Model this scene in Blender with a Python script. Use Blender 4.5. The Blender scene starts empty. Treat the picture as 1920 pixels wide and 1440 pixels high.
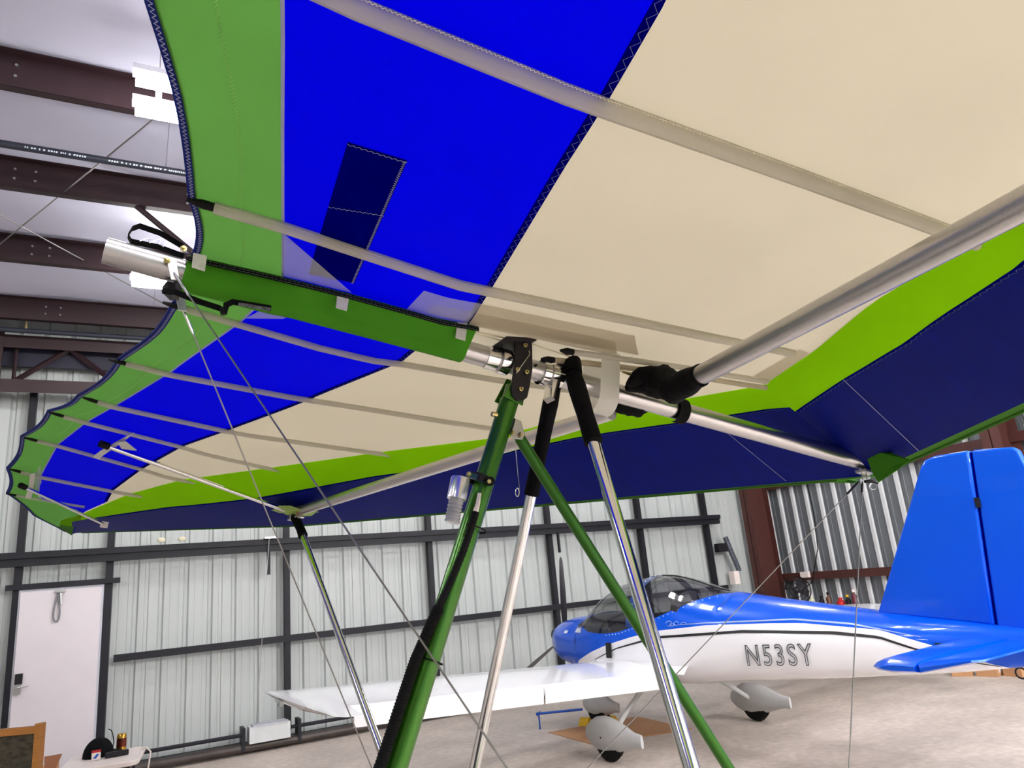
import bpy, math, random
from mathutils import Vector, Matrix, Euler
random.seed(4)
C = bpy.context.scene.collection
PI = math.pi
S = bpy.context.scene

# ------------------------------------------------------------------ camera
def cam_axes(p, r, y):
    f = Vector((math.sin(y)*math.cos(p), math.cos(y)*math.cos(p), math.sin(p)))
    r0 = Vector((math.cos(y), -math.sin(y), 0)); u0 = r0.cross(f)
    return (r0*math.cos(r)+u0*math.sin(r), u0*math.cos(r)-r0*math.sin(r), f)
CR, CU, CF = cam_axes(math.radians(15.163), math.radians(-5.326), math.radians(28.565))
FPX = 1351.8
CAM = Vector((0, 0, 1.7))
cd = bpy.data.cameras.new('camera'); cam = bpy.data.objects.new('camera', cd); C.objects.link(cam)
cd.sensor_fit = 'HORIZONTAL'; cd.sensor_width = 36; cd.lens = 36*FPX/1920; cd.clip_start = .02; cd.clip_end = 200
m = Matrix((CR, CU, -CF)).transposed().to_4x4(); m.translation = CAM; cam.matrix_world = m
S.camera = cam
def ray(u, v): return CR*((u-960)/FPX)+CU*((720-v)/FPX)+CF

# ------------------------------------------------------------------ light settings
w = bpy.data.worlds.new('world'); S.world = w; w.use_nodes = True
w.node_tree.nodes['Background'].inputs[0].default_value = (.75, .8, .9, 1)
w.node_tree.nodes['Background'].inputs[1].default_value = .3
S.view_settings.view_transform = 'Standard'; S.view_settings.look = 'None'
S.view_settings.exposure = 0.24; S.view_settings.gamma = 1; S.view_settings.use_curve_mapping = False
LAMP_W = 34.0
# fixture positions (x, y); the first two are in view
LAMPS = [(.35, 4.75, 5.1), (.35, 7.83, 5.1), (4.4, 4.75, 5.1), (4.4, 7.83, 5.1), (8.3, 4.75, 5.1), (8.3, 7.83, 5.1), (.35, 1.3, 5.2), (4.4, 1.3, 5.2), (8.3, 1.3, 5.2),
         (.35, -2.2, 5.3), (4.4, -2.2, 5.3), (8.3, -2.2, 5.3), (-3.6, 1.3, 5.2), (-3.6, 4.75, 5.1), (-3.6, 7.83, 5.1), (-3.6, -2.2, 5.3), (6.4, -.5, 5.2), (9.4, -.5, 5.2), (6.4, -4.2, 5.35), (2.4, -4.2, 5.35), (9.4, -3.4, 5.3), (3.6, -2.6, 4.5), (5.5, -2.6, 4.5), (7.4, -2.6, 4.5), (3.6, -5.6, 4.5), (5.5, -5.6, 4.5), (7.4, -5.6, 4.5), (9.3, -5.6, 4.5)]  # off-grid tail of the list: unseen fill lamps added to brighten the aircraft

# ------------------------------------------------------------------ materials
MATS = {}
def mat(name, col, rough=.5, metal=0., noise=.06, scale=6., trans=0., coat=0., alpha=1., spec=.5, emit=0., bump=0., bscale=40., stretch=None, tcol=None):
    if name in MATS: return MATS[name]
    M = bpy.data.materials.new(name); M.use_nodes = True; nt = M.node_tree; N = nt.nodes; L = nt.links
    b = N['Principled BSDF']; out = N['Material Output']
    tc = N.new('ShaderNodeTexCoord'); mp = N.new('ShaderNodeMapping'); L.new(tc.outputs['Object'], mp.inputs[0])
    if stretch: mp.inputs['Scale'].default_value = stretch
    nz = N.new('ShaderNodeTexNoise'); nz.inputs['Scale'].default_value = scale; nz.inputs['Detail'].default_value = 6
    L.new(mp.outputs[0], nz.inputs['Vector'])
    rp = N.new('ShaderNodeValToRGB'); L.new(nz.outputs[0], rp.inputs[0])
    rp.color_ramp.elements[0].position = .3; rp.color_ramp.elements[1].position = .7
    rp.color_ramp.elements[0].color = tuple(max(0, c*(1-noise)) for c in col)+(1,)
    rp.color_ramp.elements[1].color = tuple(min(1, c*(1+noise)) for c in col)+(1,)
    L.new(rp.outputs[0], b.inputs['Base Color'])
    b.inputs['Roughness'].default_value = rough; b.inputs['Metallic'].default_value = metal
    b.inputs['Coat Weight'].default_value = coat; b.inputs['Coat Roughness'].default_value = .04
    b.inputs['Specular IOR Level'].default_value = spec; b.inputs['Alpha'].default_value = alpha
    if bump:
        n2 = N.new('ShaderNodeTexNoise'); n2.inputs['Scale'].default_value = bscale; n2.inputs['Detail'].default_value = 4; L.new(mp.outputs[0], n2.inputs['Vector'])
        bp = N.new('ShaderNodeBump'); bp.inputs['Strength'].default_value = bump; bp.inputs['Distance'].default_value = .02
        L.new(n2.outputs[0], bp.inputs['Height']); L.new(bp.outputs[0], b.inputs['Normal'])
    if emit:
        b.inputs['Emission Color'].default_value = (1, .98, .95, 1); b.inputs['Emission Strength'].default_value = emit
    if trans:
        t = N.new('ShaderNodeBsdfTranslucent'); mx = N.new('ShaderNodeMixShader'); mx.inputs[0].default_value = trans
        if tcol: t.inputs[0].default_value = tcol+(1,)
        else: L.new(rp.outputs[0], t.inputs[0])
        L.new(b.outputs[0], mx.inputs[1]); L.new(t.outputs[0], mx.inputs[2]); L.new(mx.outputs[0], out.inputs[0])
    MATS[name] = M; return M
def srgb(r, g, b):
    f = lambda c: (c/255/12.92) if c <= 10 else ((c/255+.055)/1.055)**2.4
    return (f(r), f(g), f(b))
white_sail = mat('white_sail', srgb(178, 169, 146), .75, noise=.02, scale=3, trans=.5, bump=.05, bscale=8)
blue_sail = mat('blue_sail', (.0, .0, .5), .7, noise=.03, scale=3, trans=.5, spec=.04)
green_sail = mat('green_sail', srgb(80, 132, 56), .75, noise=.03, scale=4, trans=.45, spec=.1)
lime_sail = mat('lime_sail', srgb(146, 222, 8), .75, noise=.03, scale=4, trans=.6, spec=.05)
navy_sail = mat('navy_sail', srgb(0, 16, 112), .6, noise=.12, scale=5, trans=.12, spec=.1, stretch=(1, 4, 1), bump=.08, bscale=5)
navy_patch = mat('navy_patch', srgb(0, 0, 108), .8, noise=.05, spec=.0)
pocket_green = mat('pocket_green', srgb(66, 138, 24), .75, noise=.04, trans=.15, spec=.15)
hem_navy = mat('hem_navy', srgb(22, 36, 110), .7, noise=.1, scale=30, spec=.1)
thread = mat('thread', srgb(150, 155, 190), .7)
thread_white = mat('thread_white', srgb(214, 208, 176), .7)
sleeve = mat('sleeve_fabric', srgb(208, 204, 190), .55, noise=.04, trans=.35, alpha=.75)
film = mat('film_fabric', srgb(205, 206, 218), .5, noise=.03, trans=.4, alpha=.72)
film_cream = mat('film_cream', srgb(198, 188, 164), .5, noise=.03, trans=.3, alpha=.8)
alu = mat('aluminium', (.5, .49, .49), .3, 1., noise=.06, scale=20, stretch=(.3, 8, 8))
alu_soft = mat('soft_aluminium', (.66, .64, .62), .4, 1., noise=.04)
polish = mat('polished_aluminium', (.8, .8, .8), .13, 1., noise=.03)
steel = mat('steel', (.5, .5, .5), .3, 1.)
cable = mat('cable_steel', (.3, .29, .28), .4, .9)
blackfab = mat('black_fabric', (.004, .004, .005), .85, spec=.12, noise=.3, scale=30, bump=.2, bscale=60)
blackmetal = mat('black_metal', (.016, .014, .018), .4, .2, spec=.3)
black_frame = mat('black_frame', (.010, .010, .015), .5, .0, noise=.2, spec=.25)
black_rubber = mat('black_rubber', (.004, .004, .004), .7, spec=.2)
green_tube = mat('green_anodised', srgb(54, 112, 16), .3, .6, noise=.06, scale=3, coat=.3)
brass = mat('brass_zinc', srgb(190, 175, 120), .3, .9)
red_iron = mat('red_iron', srgb(46, 27, 32), .5, .1, noise=.12, scale=8)
red_col = mat('red_column', srgb(76, 40, 35), .5, .1, noise=.12, scale=6)
roof_white = mat('roof_white', srgb(216, 216, 236), .6, noise=.03, scale=1.2, bump=.35, bscale=2.2, stretch=(1, 1.5, 1))
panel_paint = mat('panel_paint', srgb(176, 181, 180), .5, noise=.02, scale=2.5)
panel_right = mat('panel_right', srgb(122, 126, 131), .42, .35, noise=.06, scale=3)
rib_lit_white = mat('rib_lit_white', srgb(210, 212, 214), .5, noise=.04)  # whiter than the sheet: light caught by the rib faces, put into the colour
door_white = mat('door_white', srgb(204, 197, 202), .45, noise=.015)
door_grey = mat('door_grey', srgb(178, 180, 190), .5)
white_gloss = mat('aircraft_white', srgb(248, 248, 252), .22, noise=.01, coat=.7)
blue_gloss = mat('aircraft_blue', srgb(0, 86, 222), .26, .1, noise=.04, scale=2, coat=.4, spec=.2)
fairing_white = mat('fairing_white', srgb(186, 187, 187), .45, noise=.04, scale=10)
pin_silver = mat('pin_silver', srgb(165, 190, 225), .35, .3)
black_paint = mat('black_paint', (.01, .01, .012), .35)
glass_tint = mat('canopy_glass', srgb(40, 43, 52), .05, 0, noise=0, alpha=.5, coat=1., spec=.8)
seat_dark = mat('seat_dark', srgb(52, 50, 54), .8)
lamp_emit = mat('lamp_tube', (1, 1, 1), .5, emit=50.)
fill_emit_bright = mat('fill_tube_bright', (1, 1, 1), .5, emit=150.)  # stronger glow for unseen fill lamps added to light the fuselage side
lamp_body = mat('lamp_body', srgb(225, 225, 240), .5)
pvc = mat('dark_pipe', srgb(38, 42, 56), .45)
wood = mat('oak_wood', srgb(178, 118, 52), .45, noise=.15, scale=6, stretch=(1, 1, 12))
cardboard = mat('cardboard', srgb(186, 140, 100), .8, noise=.08, scale=4)
plastic_white = mat('plastic_white', srgb(236, 224, 218), .4)
yellow = mat('yellow_plastic', srgb(232, 188, 20), .45)
blue_plastic = mat('blue_metal', srgb(12, 78, 178), .4)
gold = mat('gold_can', srgb(205, 160, 70), .25, .9, noise=.35, scale=25, stretch=(1, 1, .3))
red_p = mat('red_plastic', srgb(190, 30, 34), .4)
picmat = mat('dark_picture', srgb(62, 56, 40), .6, noise=.75, scale=26, stretch=(1, 1, 2))
terracotta = mat('tan_card', srgb(196, 136, 104), .8)
teal_sill = mat('grey_sill', srgb(80, 92, 94), .5)
label_white = mat('white_label', srgb(215, 225, 240), .5)
def concrete():
    M = mat('concrete', srgb(212, 200, 190), .5, noise=.14, scale=1.6, bump=.06, bscale=30)
    nt = M.node_tree; N = nt.nodes; L = nt.links; b = N['Principled BSDF']; rp = b.inputs['Base Color'].links[0].from_node
    tc = [n for n in N if n.type == 'TEX_COORD'][0]
    n2 = N.new('ShaderNodeTexNoise'); n2.inputs['Scale'].default_value = 14; n2.inputs['Detail'].default_value = 8; L.new(tc.outputs['Object'], n2.inputs['Vector'])
    r2 = N.new('ShaderNodeValToRGB'); r2.color_ramp.elements[0].position = .25; r2.color_ramp.elements[1].position = .75
    r2.color_ramp.elements[0].color = (.72, .7, .68, 1); r2.color_ramp.elements[1].color = (1, 1, 1, 1); L.new(n2.outputs[0], r2.inputs[0])
    mx = N.new('ShaderNodeMix'); mx.data_type = 'RGBA'; mx.blend_type = 'MULTIPLY'; mx.inputs[0].default_value = 1
    L.new(rp.outputs[0], mx.inputs[6]); L.new(r2.outputs[0], mx.inputs[7]); L.new(mx.outputs[2], b.inputs['Base Color'])
    return M
floor_mat = concrete()

# ------------------------------------------------------------------ mesh helpers
class MB:
    def __init__(s): s.v = []; s.f = []; s.mi = []
    def add(s, vs, fs, mi=0):
        o = len(s.v); s.v += [tuple(p) for p in vs]; s.f += [tuple(i+o for i in f) for f in fs]; s.mi += [mi]*len(fs); return s
    def box(s, x0, x1, y0, y1, z0, z1, mi=0):
        vs = [(x, y, z) for x in (x0, x1) for y in (y0, y1) for z in (z0, z1)]
        return s.add(vs, [(0, 1, 3, 2), (4, 6, 7, 5), (0, 4, 5, 1), (2, 3, 7, 6), (0, 2, 6, 4), (1, 5, 7, 3)], mi)
    def prism(s, poly, d, mi=0):                # poly: 3D points of one face, d: extrusion vector
        n = len(poly); d = Vector(d); a = [Vector(p) for p in poly]
        return s.add(a+[p+d for p in a], [tuple(range(n))[::-1], tuple(range(n, 2*n))]+[(i, (i+1) % n, n+(i+1) % n, n+i) for i in range(n)], mi)
    def tube(s, path, r, n=12, cap=True, mi=0, flat=1., up=None):
        P = [Vector(p) for p in path]; rs = r if isinstance(r, (list, tuple)) else [r]*len(P)
        t0 = (P[1]-P[0]).normalized(); u = Vector(up) if up else (Vector((0, 0, 1)) if abs(t0.z) < .9 else Vector((1, 0, 0)))
        rings = []
        for i, p in enumerate(P):
            a = P[max(0, i-1)]; b = P[min(len(P)-1, i+1)]; t = (b-a).normalized()
            u = (u-t*u.dot(t)).normalized(); v = t.cross(u)
            rings.append([p+u*math.cos(k*2*PI/n)*rs[i]+v*math.sin(k*2*PI/n)*rs[i]*flat for k in range(n)])
        vs = [q for R in rings for q in R]; fs = []
        for i in range(len(P)-1):
            for k in range(n): fs.append((i*n+k, i*n+(k+1) % n, (i+1)*n+(k+1) % n, (i+1)*n+k))
        if cap: fs.append(tuple(range(n))[::-1]); fs.append(tuple((len(P)-1)*n+k for k in range(n)))
        return s.add(vs, fs, mi)
    def grid(s, rows, mi=0, closed=False):
        n = len(rows[0]); vs = [q for R in rows for q in R]; fs = []
        for i in range(len(rows)-1):
            for k in range(n if closed else n-1): fs.append((i*n+k, i*n+(k+1) % n, (i+1)*n+(k+1) % n, (i+1)*n+k))
        return s.add(vs, fs, mi)
    def lathe(s, prof, origin, axis, n=20, mi=0):
        o = Vector(origin); a = Vector(axis).normalized(); u = a.orthogonal().normalized(); v = a.cross(u)
        rows = [[o+a*h+(u*math.cos(k*2*PI/n)+v*math.sin(k*2*PI/n))*r for k in range(n)] for r, h in prof]
        s.grid(rows, mi, True)
        return s
    def build(s, name, mats, parent=None, smooth=True, angle=35, bevel=0, **props):
        me = bpy.data.meshes.new(name); me.from_pydata(s.v, [], s.f)
        for M in (mats if isinstance(mats, (list, tuple)) else [mats]): me.materials.append(M)
        for p, i in zip(me.polygons, s.mi): p.material_index = i
        me.validate(); me.update()
        import bmesh
        bm = bmesh.new(); bm.from_mesh(me)
        bmesh.ops.recalc_face_normals(bm, faces=bm.faces)
        if smooth:
            ca = math.radians(angle)
            for f in bm.faces: f.smooth = True
            for e in bm.edges: e.smooth = (len(e.link_faces) == 2 and e.calc_face_angle(0) < ca)
        bm.to_mesh(me); bm.free()
        o = bpy.data.objects.new(name, me); C.objects.link(o)
        if parent: o.parent = parent
        if bevel:
            b = o.modifiers.new('bevel', 'BEVEL'); b.width = bevel; b.segments = 2; b.limit_method = 'ANGLE'
        for k, v in props.items(): o[k] = v
        return o
def empty(name, loc=(0, 0, 0), rz=0, **props):
    o = bpy.data.objects.new(name, None); C.objects.link(o); o.location = loc; o.rotation_euler = (0, 0, rz); o.empty_display_size = .1
    for k, v in props.items(): o[k] = v
    return o
def dup(o, parent=None, loc=None, **props):
    c = o.copy(); C.objects.link(c)
    if parent is not None: c.parent = parent
    if loc is not None: c.location = loc
    for k, v in props.items(): c[k] = v
    for ch in list(o.children): dup(ch, c)
    return c
def lerp(x, xs, ys):
    if x <= xs[0]: return ys[0]
    for i in range(1, len(xs)):
        if x <= xs[i]: t = (x-xs[i-1])/(xs[i]-xs[i-1]); return ys[i-1]+(ys[i]-ys[i-1])*t
    return ys[-1]
def frame(o): return [tuple(r) for r in o]

# ================================================================== SETTING
XW, YW = 10.8, 10.2           # right wall plane, back wall plane
XL, YF = -9.0, -9.0
def roof_z(y): return 5.62-.04*(y-5.35)
fl = MB().box(XL, XW+.1, YF, YW+.1, -.2, 0).build('floor', floor_mat, kind='structure', smooth=False)
# slab joints cut as narrow dark strips
# ceiling: insulation panels between purlins + purlins
ceil = empty('ceiling', kind='structure')
ry = [10.3]+[9.55-1.41*k for k in range(14)]
ymin = ry[-1]
x = XL
while x < XW:
    x1 = min(x+1.83, XW+.05)
    for a, b in [(YF, 0.), (0., 5.35), (5.35, 10.35)]:
        g = []
        for i in range(7):
            yy = a+(b-a)*i/6
            g.append([(x+.0015, yy, roof_z(yy)+.0), ((x+x1)/2, yy, roof_z(yy)+.035), (x1-.0015, yy, roof_z(yy))])
        MB().grid(g).build('panel', roof_white, ceil)
    x += 1.83
MB().box(XL, XW+.1, YF, YW+.1, 6.3, 6.4).build('deck', roof_white, ceil, smooth=False)
for y in [9.62, 8.08, 6.68, 5.32, 3.95, 2.55, 1.15, -.25, -1.65, -3.05, -4.45, -5.85, -7.25]:
    z1 = roof_z(y)-.01; z0 = z1-.26
    mb = MB().box(XL, XW, y-.004, y+.004, z0, z1).box(XL, XW, y, y+.07, z0, z0+.006).box(XL, XW, y-.07, y, z1-.006, z1).box(XL, XW, y+.064, y+.07, z0, z0+.02)
    p = mb.build('purlin', red_iron, ceil, smooth=False)
    b = MB()
    for bx in (-6, -1.0, -.85, .35, .85, 4, 7):
        for dz in (.08, .17): b.lathe([(0, -.012), (.011, -.012), (.011, 0)], (bx, y-.004, z0+dz), (0, 1, 0), 8)
    b.build('bolt', steel, p)
wl = MB().box(XL-.1, XL, YF, YW, 0, 6.3).build('wall_left', panel_paint, kind='structure', smooth=False)
wf = MB().box(XL, XW, YF-.1, YF, 0, 6.3).build('wall_front', panel_paint, kind='structure', smooth=False)

# ribbed sheet profile, running along local x, ribs vertical
def sheet(w, h, z0, ribs, pitch, rib_h, mats, minor=True, capmat=None):
    pts = []
    for k in range(ribs):
        c = pitch*(k+.5)
        pts += [(c-.034, 0), (c-.016, rib_h), (c+.016, rib_h), (c+.034, 0)]
        if minor:
            for d in (.32, .68):
                q = c+pitch*d
                if q < w-.02: pts += [(q-.012, 0), (q-.006, rib_h*.12), (q+.006, rib_h*.12), (q+.012, 0)]
    pts = [(0.002, 0)]+sorted(pts)+[(w-.002, 0)]
    mb = MB()
    mb.grid([[(a, b, z) for a, b in pts] for z in (z0, z0+h)])
    return mb
wb = empty('wall_back', (0, YW, 0), kind='structure')
PW = .84
k = 0
first = None
xx = XL
while xx < XW:
    if first is None:
        first = sheet(PW, 5.55, 0.0, 3, .28, .035, None).build('sheet', panel_paint, wb, smooth=False); first.location = (xx, 0, 0)
    else: dup(first, wb, (xx, 0, 0))
    xx += PW
MB().box(XL, XW+.1, .09, .12, 0, 6.3).build('liner', panel_paint, wb, smooth=False)
wr = empty('wall_right', (XW, 0, 0), kind='structure')
firstr = None
yy = YW
while yy > YF:
    if firstr is None:
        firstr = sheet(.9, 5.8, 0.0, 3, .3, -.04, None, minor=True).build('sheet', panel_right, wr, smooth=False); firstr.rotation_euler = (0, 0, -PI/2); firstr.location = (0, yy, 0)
    else: dup(firstr, wr, (0, yy, 0))
    yy -= .9
yy = YW-.15
firstr = None
while yy > YF:
    if firstr is None:
        firstr = MB().prism([(-.052, -.028, 0), (-.052, .028, 0), (-.03, .045, 0), (-.03, -.045, 0)], (0, 0, 5.8)).build('lit_rib_strip', rib_lit_white, wr, smooth=False); firstr.location = (0, yy, 0)  # strip over each sheet rib, its white stands in for raking light
    else: dup(firstr, wr, (0, yy, 0))
    yy -= .3
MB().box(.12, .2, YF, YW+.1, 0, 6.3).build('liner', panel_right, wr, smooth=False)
for z in (1.31, 2.97, 4.6):
    MB().box(-.16, -.06, YF, YW-.3, z-.07, z-.062).box(-.166, -.16, YF, YW-.3, z-.07, z+.06).box(-.16, -.06, YF, YW-.3, z+.055, z+.06).build('girt', red_col, wr, smooth=False)
# right wall columns
def hcol(name, x, y, d=.34, wd=.2, h=5.35, rot=0):
    mb = MB().box(-d/2, -d/2+.012, -wd/2, wd/2, 0, h).box(d/2-.012, d/2, -wd/2, wd/2, 0, h).box(-d/2, d/2, -.006, .006, 0, h)
    o = mb.build(name, red_col, None, smooth=False); o.location = (x, y, 0); o['kind'] = 'structure'; return o
hcol('column', 10.32, 9.95, .5, .22)
hcol('column', 10.45, 5.5, .46, .26)
MB().box(10.05, 10.12, YF, YW-.2, 4.9, 5.3).build('beam', red_col, None, smooth=False, kind='structure')

# bifold hangar door framework in front of the back wall sheets
dr = empty('door_1', (0, YW, 0), kind='structure')
def pbox(name, mt, par, *a, **k): return MB().box(*a).build(name, mt, par, smooth=False, **k)
for px_ in (-5.3, -3.2, -1.095, -.19, 1.86, 3.875, 5.9, 7.7, 9.17):
    wd = .05 if px_ not in (-1.095, -.19) else .055
    pbox('post', black_frame, dr, px_-wd/2-.01, px_+wd/2+.01, -.16, -.06, .15, 4.45)
pbox('rail', black_frame, dr, -9, 9.4, -.24, -.14, 2.345, 2.43)
pbox('rail', black_frame, dr, -9, 9.4, -.27, -.2, 2.43, 2.5)
for a, b in ((-9, -1.2), (-.1, 9.4)):
    pbox('rail', black_frame, dr, a, b, -.19, -.1, 1.2, 1.28)
pbox('rail', black_frame, dr, -1.2, -.07, -.2, -.12, 2.09, 2.15, label='short black rail over the walk door')
# bottom pipes and truss members
for a, b in ((-9, -1.2), (-.1, 1.3), (1.86, 9.4)):
    MB().tube([(a, -.36, .22), (b, -.36, .22)], .022, 10).build('pipe', black_frame, dr)
MB().tube([(-9, -.34, .07), (9.4, -.34, .07)], .05, 12).build('pipe', mat('worn_pipe', srgb(62, 54, 50), .5, .2, noise=.35, scale=5), dr)
pbox('rail', black_frame, dr, -9, 9.4, -.24, -.1, .02, .1)
for q in (1.28, 1.93, 3.4, 4.2, 5.2, 6.4, 8.0): pbox('bracket', black_frame, dr, q, q+.04, -.4, -.2, .04, .3)
pbox('rubber_seal', black_rubber, dr, -9, 9.4, -.12, -.08, 0, .1)
# winch box, its cable and pulley
wbx = pbox('winch_box', mat('box_grey', srgb(196, 198, 200), .5), dr, 1.36, 1.83, -.45, -.26, .12, .3)
pbox('lid', door_grey, wbx, 1.4, 1.8, -.46, -.25, .3, .315)
MB().tube([(1.61, -.3, 2.5), (1.45, -.33, .3)], .004, 6).build('lift_cable', cable, dr)
pbox('pulley_bracket', steel, dr, 1.55, 1.7, -.34, -.22, 2.5, 2.52)
pbox('stub', black_frame, dr, 1.59, 1.63, -.27, -.23, 2.05, 2.36)
pbox('stub', black_frame, dr, 5.97, 6.0, -.27, -.23, 2.05, 2.36)
for q in (.35, .58): MB().lathe([(0, 0), (.04, 0), (.05, .03), (.03, .05), (0, .05)], (q, -.3, 2.53), (0, 0, 1), 10).build('pulley', mat('cream_plastic', srgb(225, 220, 195), .5), dr)
pbox('latch', blackmetal, dr, 9.3, 9.55, -.2, -.1, 1.85, 2.0)
MB().tube([(9.5, -.2, 2.1), (9.7, -.2, 1.5)], .045, 10).build('spring', mat('spring_steel', srgb(90, 95, 105), .4, .5, noise=.6, scale=60), dr)
pbox('control_box', plastic_white, dr, 9.52, 9.64, -.25, -.12, 1.28, 1.5)
# header truss above the door
tr = empty('trim_1', (0, YW, 0), kind='structure', label='dark red steel header truss over the hangar door')
for z in (4.45, 5.0): MB().box(-9, XW, -.32, -.16, z-.008, z).box(-9, XW, -.33, -.322, z-.1, z+.06).build('chord', red_iron, tr, smooth=False)
pbox('chord', mat('header_dark', srgb(24, 22, 44), .6), tr, -9, XW, -.16, -.1, 4.72, 5.0)
pbox('plate', red_iron, tr, -3.2, -1.42, -.34, -.3, 4.4, 5.1)
x = -1.3
up = True
for i in range(14):
    a = (x, -.24, 4.5 if up else 4.95); b = (x+.55, -.24, 4.95 if up else 4.5)
    MB().tube([a, b], .032, 4).build('web_bar', red_iron, tr, smooth=False)
    if up: MB().tube([(x, -.24, 4.45), (x, -.24, 5.0)], .022, 4).build('web_bar', red_iron, tr, smooth=False)
    x += .55; up = not up
# walk door
d2 = empty('door_2', (0, YW, 0), kind='structure')
pbox('door_frame', door_grey, d2, -1.07, -.235, -.17, -.1, .17, 2.085)
leaf = pbox('door_leaf', door_white, d2, -1.05, -.258, -.2, -.165, .18, 2.06)
pbox('lock_plate', blackmetal, leaf, -1.035, -.965, -.225, -.2, 1.09, 1.2)
pbox('keypad', steel, leaf, -1.035, -.97, -.235, -.2, .99, 1.09)
MB().tube([(-1.0, -.2, 1.06), (-1.0, -.26, 1.06), (-.9, -.265, 1.07)], .009, 8).build('handle', steel, leaf)
lp = [(-.69+.045*math.sin(t)*(.55-.45*math.cos(t)), -.235, 1.87+.16*math.cos(t)) for t in [i*2*PI/20 for i in range(21)]]
MB().tube(lp, .009, 6).build('cable_loop', mat('loop_grey', srgb(120, 122, 130), .4, .5), leaf)
MB().tube([(-.665, -.24, 2.02), (-.655, -.24, 1.9)], .014, 8).build('sleeve', steel, leaf)
pbox('bracket', steel, leaf, -.72, -.62, -.24, -.2, 2.03, 2.06)
pbox('sill', mat('sill_cream', srgb(216, 200, 160), .5), d2, -1.13, -.17, -.2, -.1, .15, .175)
pbox('threshold', teal_sill, d2, -1.2, -.1, -.45, -.12, .0, .15)

# ------------------------------------------------------------------ lamps
def lampfix(i, x, y, z):
    t = empty('ceiling_light', (x, y, z), 0, category='light', group='ceiling lights')
    t['label'] = ['twin-strip ceiling light glowing beside the blue sail edge', 'lit ceiling light just under the bare tube end', 'twin-strip light out of view'][min(i, 2)]
    if i > 1: t['group'] = 'unseen ceiling lights above and behind the sail, some added as fill'
    for s in (-1, 1): MB().box(-.46, .46, s*.165-.05, s*.165+.05, .03, .07).build('housing', lamp_body, t, smooth=False)
    for s in (-1, 1): MB().box(s*.3-.02, s*.3+.02, -.12, .12, .05, .07).build('cross_bar', lamp_body, t, smooth=False)
    for s in (-1, 1): MB().box(-.44, .44, s*.165-.04, s*.165+.04, -.045, .028).build('strip', fill_emit_bright if y < -2.4 else lamp_emit, t, smooth=False)  # brighter strips only on added fill lamps behind the camera
    for s in (-1, 1): MB().tube([(s*.3, 0, .06), (s*.3, 0, roof_z(y)-z)], .003, 5).build('hanger', cable, t)
for i, (x, y, z) in enumerate(LAMPS): lampfix(i, x, y, z)

# pipes, rods
def thing(o, label, cat, group=None):
    o['label'] = label; o['category'] = cat
    if group: o['group'] = group
    return o
pp = empty('sprinkler_pipe', (0, 6.0, 5.29)); thing(pp, 'black pipe with white print running under the ceiling between two beams', 'pipe')
MB().tube([(-9, 0, 0), (10.6, 0, 0)], .03, 12).build('tube', pvc, pp)
pr_ = MB()
random.seed(2)
for x0, x1 in ((-.85, -.45), (-.28, .55), (.7, 1.4)):
    x = x0
    while x < x1:
        wdt = random.choice((.008, .012, .014)); zz = -.010
        a = math.radians(205)
        n_ = Vector((0, math.cos(a), math.sin(a)))
        c = n_*.0306; t_ = Vector((0, -math.sin(a), math.cos(a)))*.007
        pr_.add([Vector((x, 0, 0))+c-t_, Vector((x+wdt, 0, 0))+c-t_, Vector((x+wdt, 0, 0))+c+t_*random.uniform(.2, 1), Vector((x, 0, 0))+c+t_], [(0, 1, 2, 3)])
        x += wdt+random.choice((.006, .006, .02))
pr_.build('print', label_white, pp, smooth=False, kind='stuff')
for hx in (-4, 1.9, 6): MB().tube([(hx, 0, .02), (hx, 0, .36)], .005, 6).build('hanger', steel, pp)
p2 = empty('wall_pipe', (0, 9.7, 5.06)); thing(p2, 'thin dark pipe with an upright nozzle above the red header truss', 'pipe')
MB().tube([(-9, 0, 0), (10.6, 0, 0)], .03, 12).build('tube', pvc, p2)
MB().lathe([(.016, 0), (.016, .05), (.008, .06), (.008, .1), (.02, .105), (0, .11)], (-1.19, 0, .02), (0, 0, 1), 10).build('nozzle', brass, p2)
for hx in (-4, 1.9, 6): MB().tube([(hx, 0, .02), (hx, 0, .34)], .005, 6).build('hanger', steel, p2)
def rod(name, a, b, r, mt, label, cat='rod'):
    a = Vector(a); o = MB().tube([(0, 0, 0), Vector(b)-a], r, 8).build(name, mt, ceil); o.location = a; o['label'] = label; return o
rod('brace_rod', (-1.6, 8.62, 5.32), (2.6, .2, 5.34), .006, cable, 'thin brace rod rising to the lit twin-strip light', 'rod')
rod('brace_rod', (-2.0, 6.2, 5.32), (.55, 9.5, 5.32), .006, cable, 'thin brace rod slanting down towards the header truss', 'rod')
rod('flange_brace', (-.12, 6.75, 5.36), (.62, 6.75, 4.75), .028, red_iron, 'short dark red diagonal brace under the second roof beam', 'brace')

# ================================================================== HANG GLIDER WING (local: x forward, y away from us, z up; nose at 0)
WM = Matrix(((0.979864, -0.043441, 0.194882, 2.827568), (0.041135, 0.999028, 0.015866, 2.068645), (-0.195382, -0.00753, 0.98068, 2.018461), (0, 0, 0, 1)))
WMI = WM.inverted()
def wl_y(u, v, y):      # photo pixel -> local point on the plane local y
    o = WMI @ CAM; d = WMI.to_3x3() @ ray(u, v); t = (y-o.y)/d.y; return o+d*t
def wl_f(u, v, zf, dz=0):
    o = WMI @ CAM; d = WMI.to_3x3() @ ray(u, v); z = 0.
    for _ in range(60):
        t = (z-o.z)/d.z; P = o+d*t; z = .5*z+.5*(zf(P.x, P.y)+dz)
    return Vector((P.x, P.y, z))
wing = empty('hang_glider_wing'); wing.matrix_world = WM
thing(wing, 'large blue, white and green hang glider wing seen from below', 'hang glider')
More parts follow.
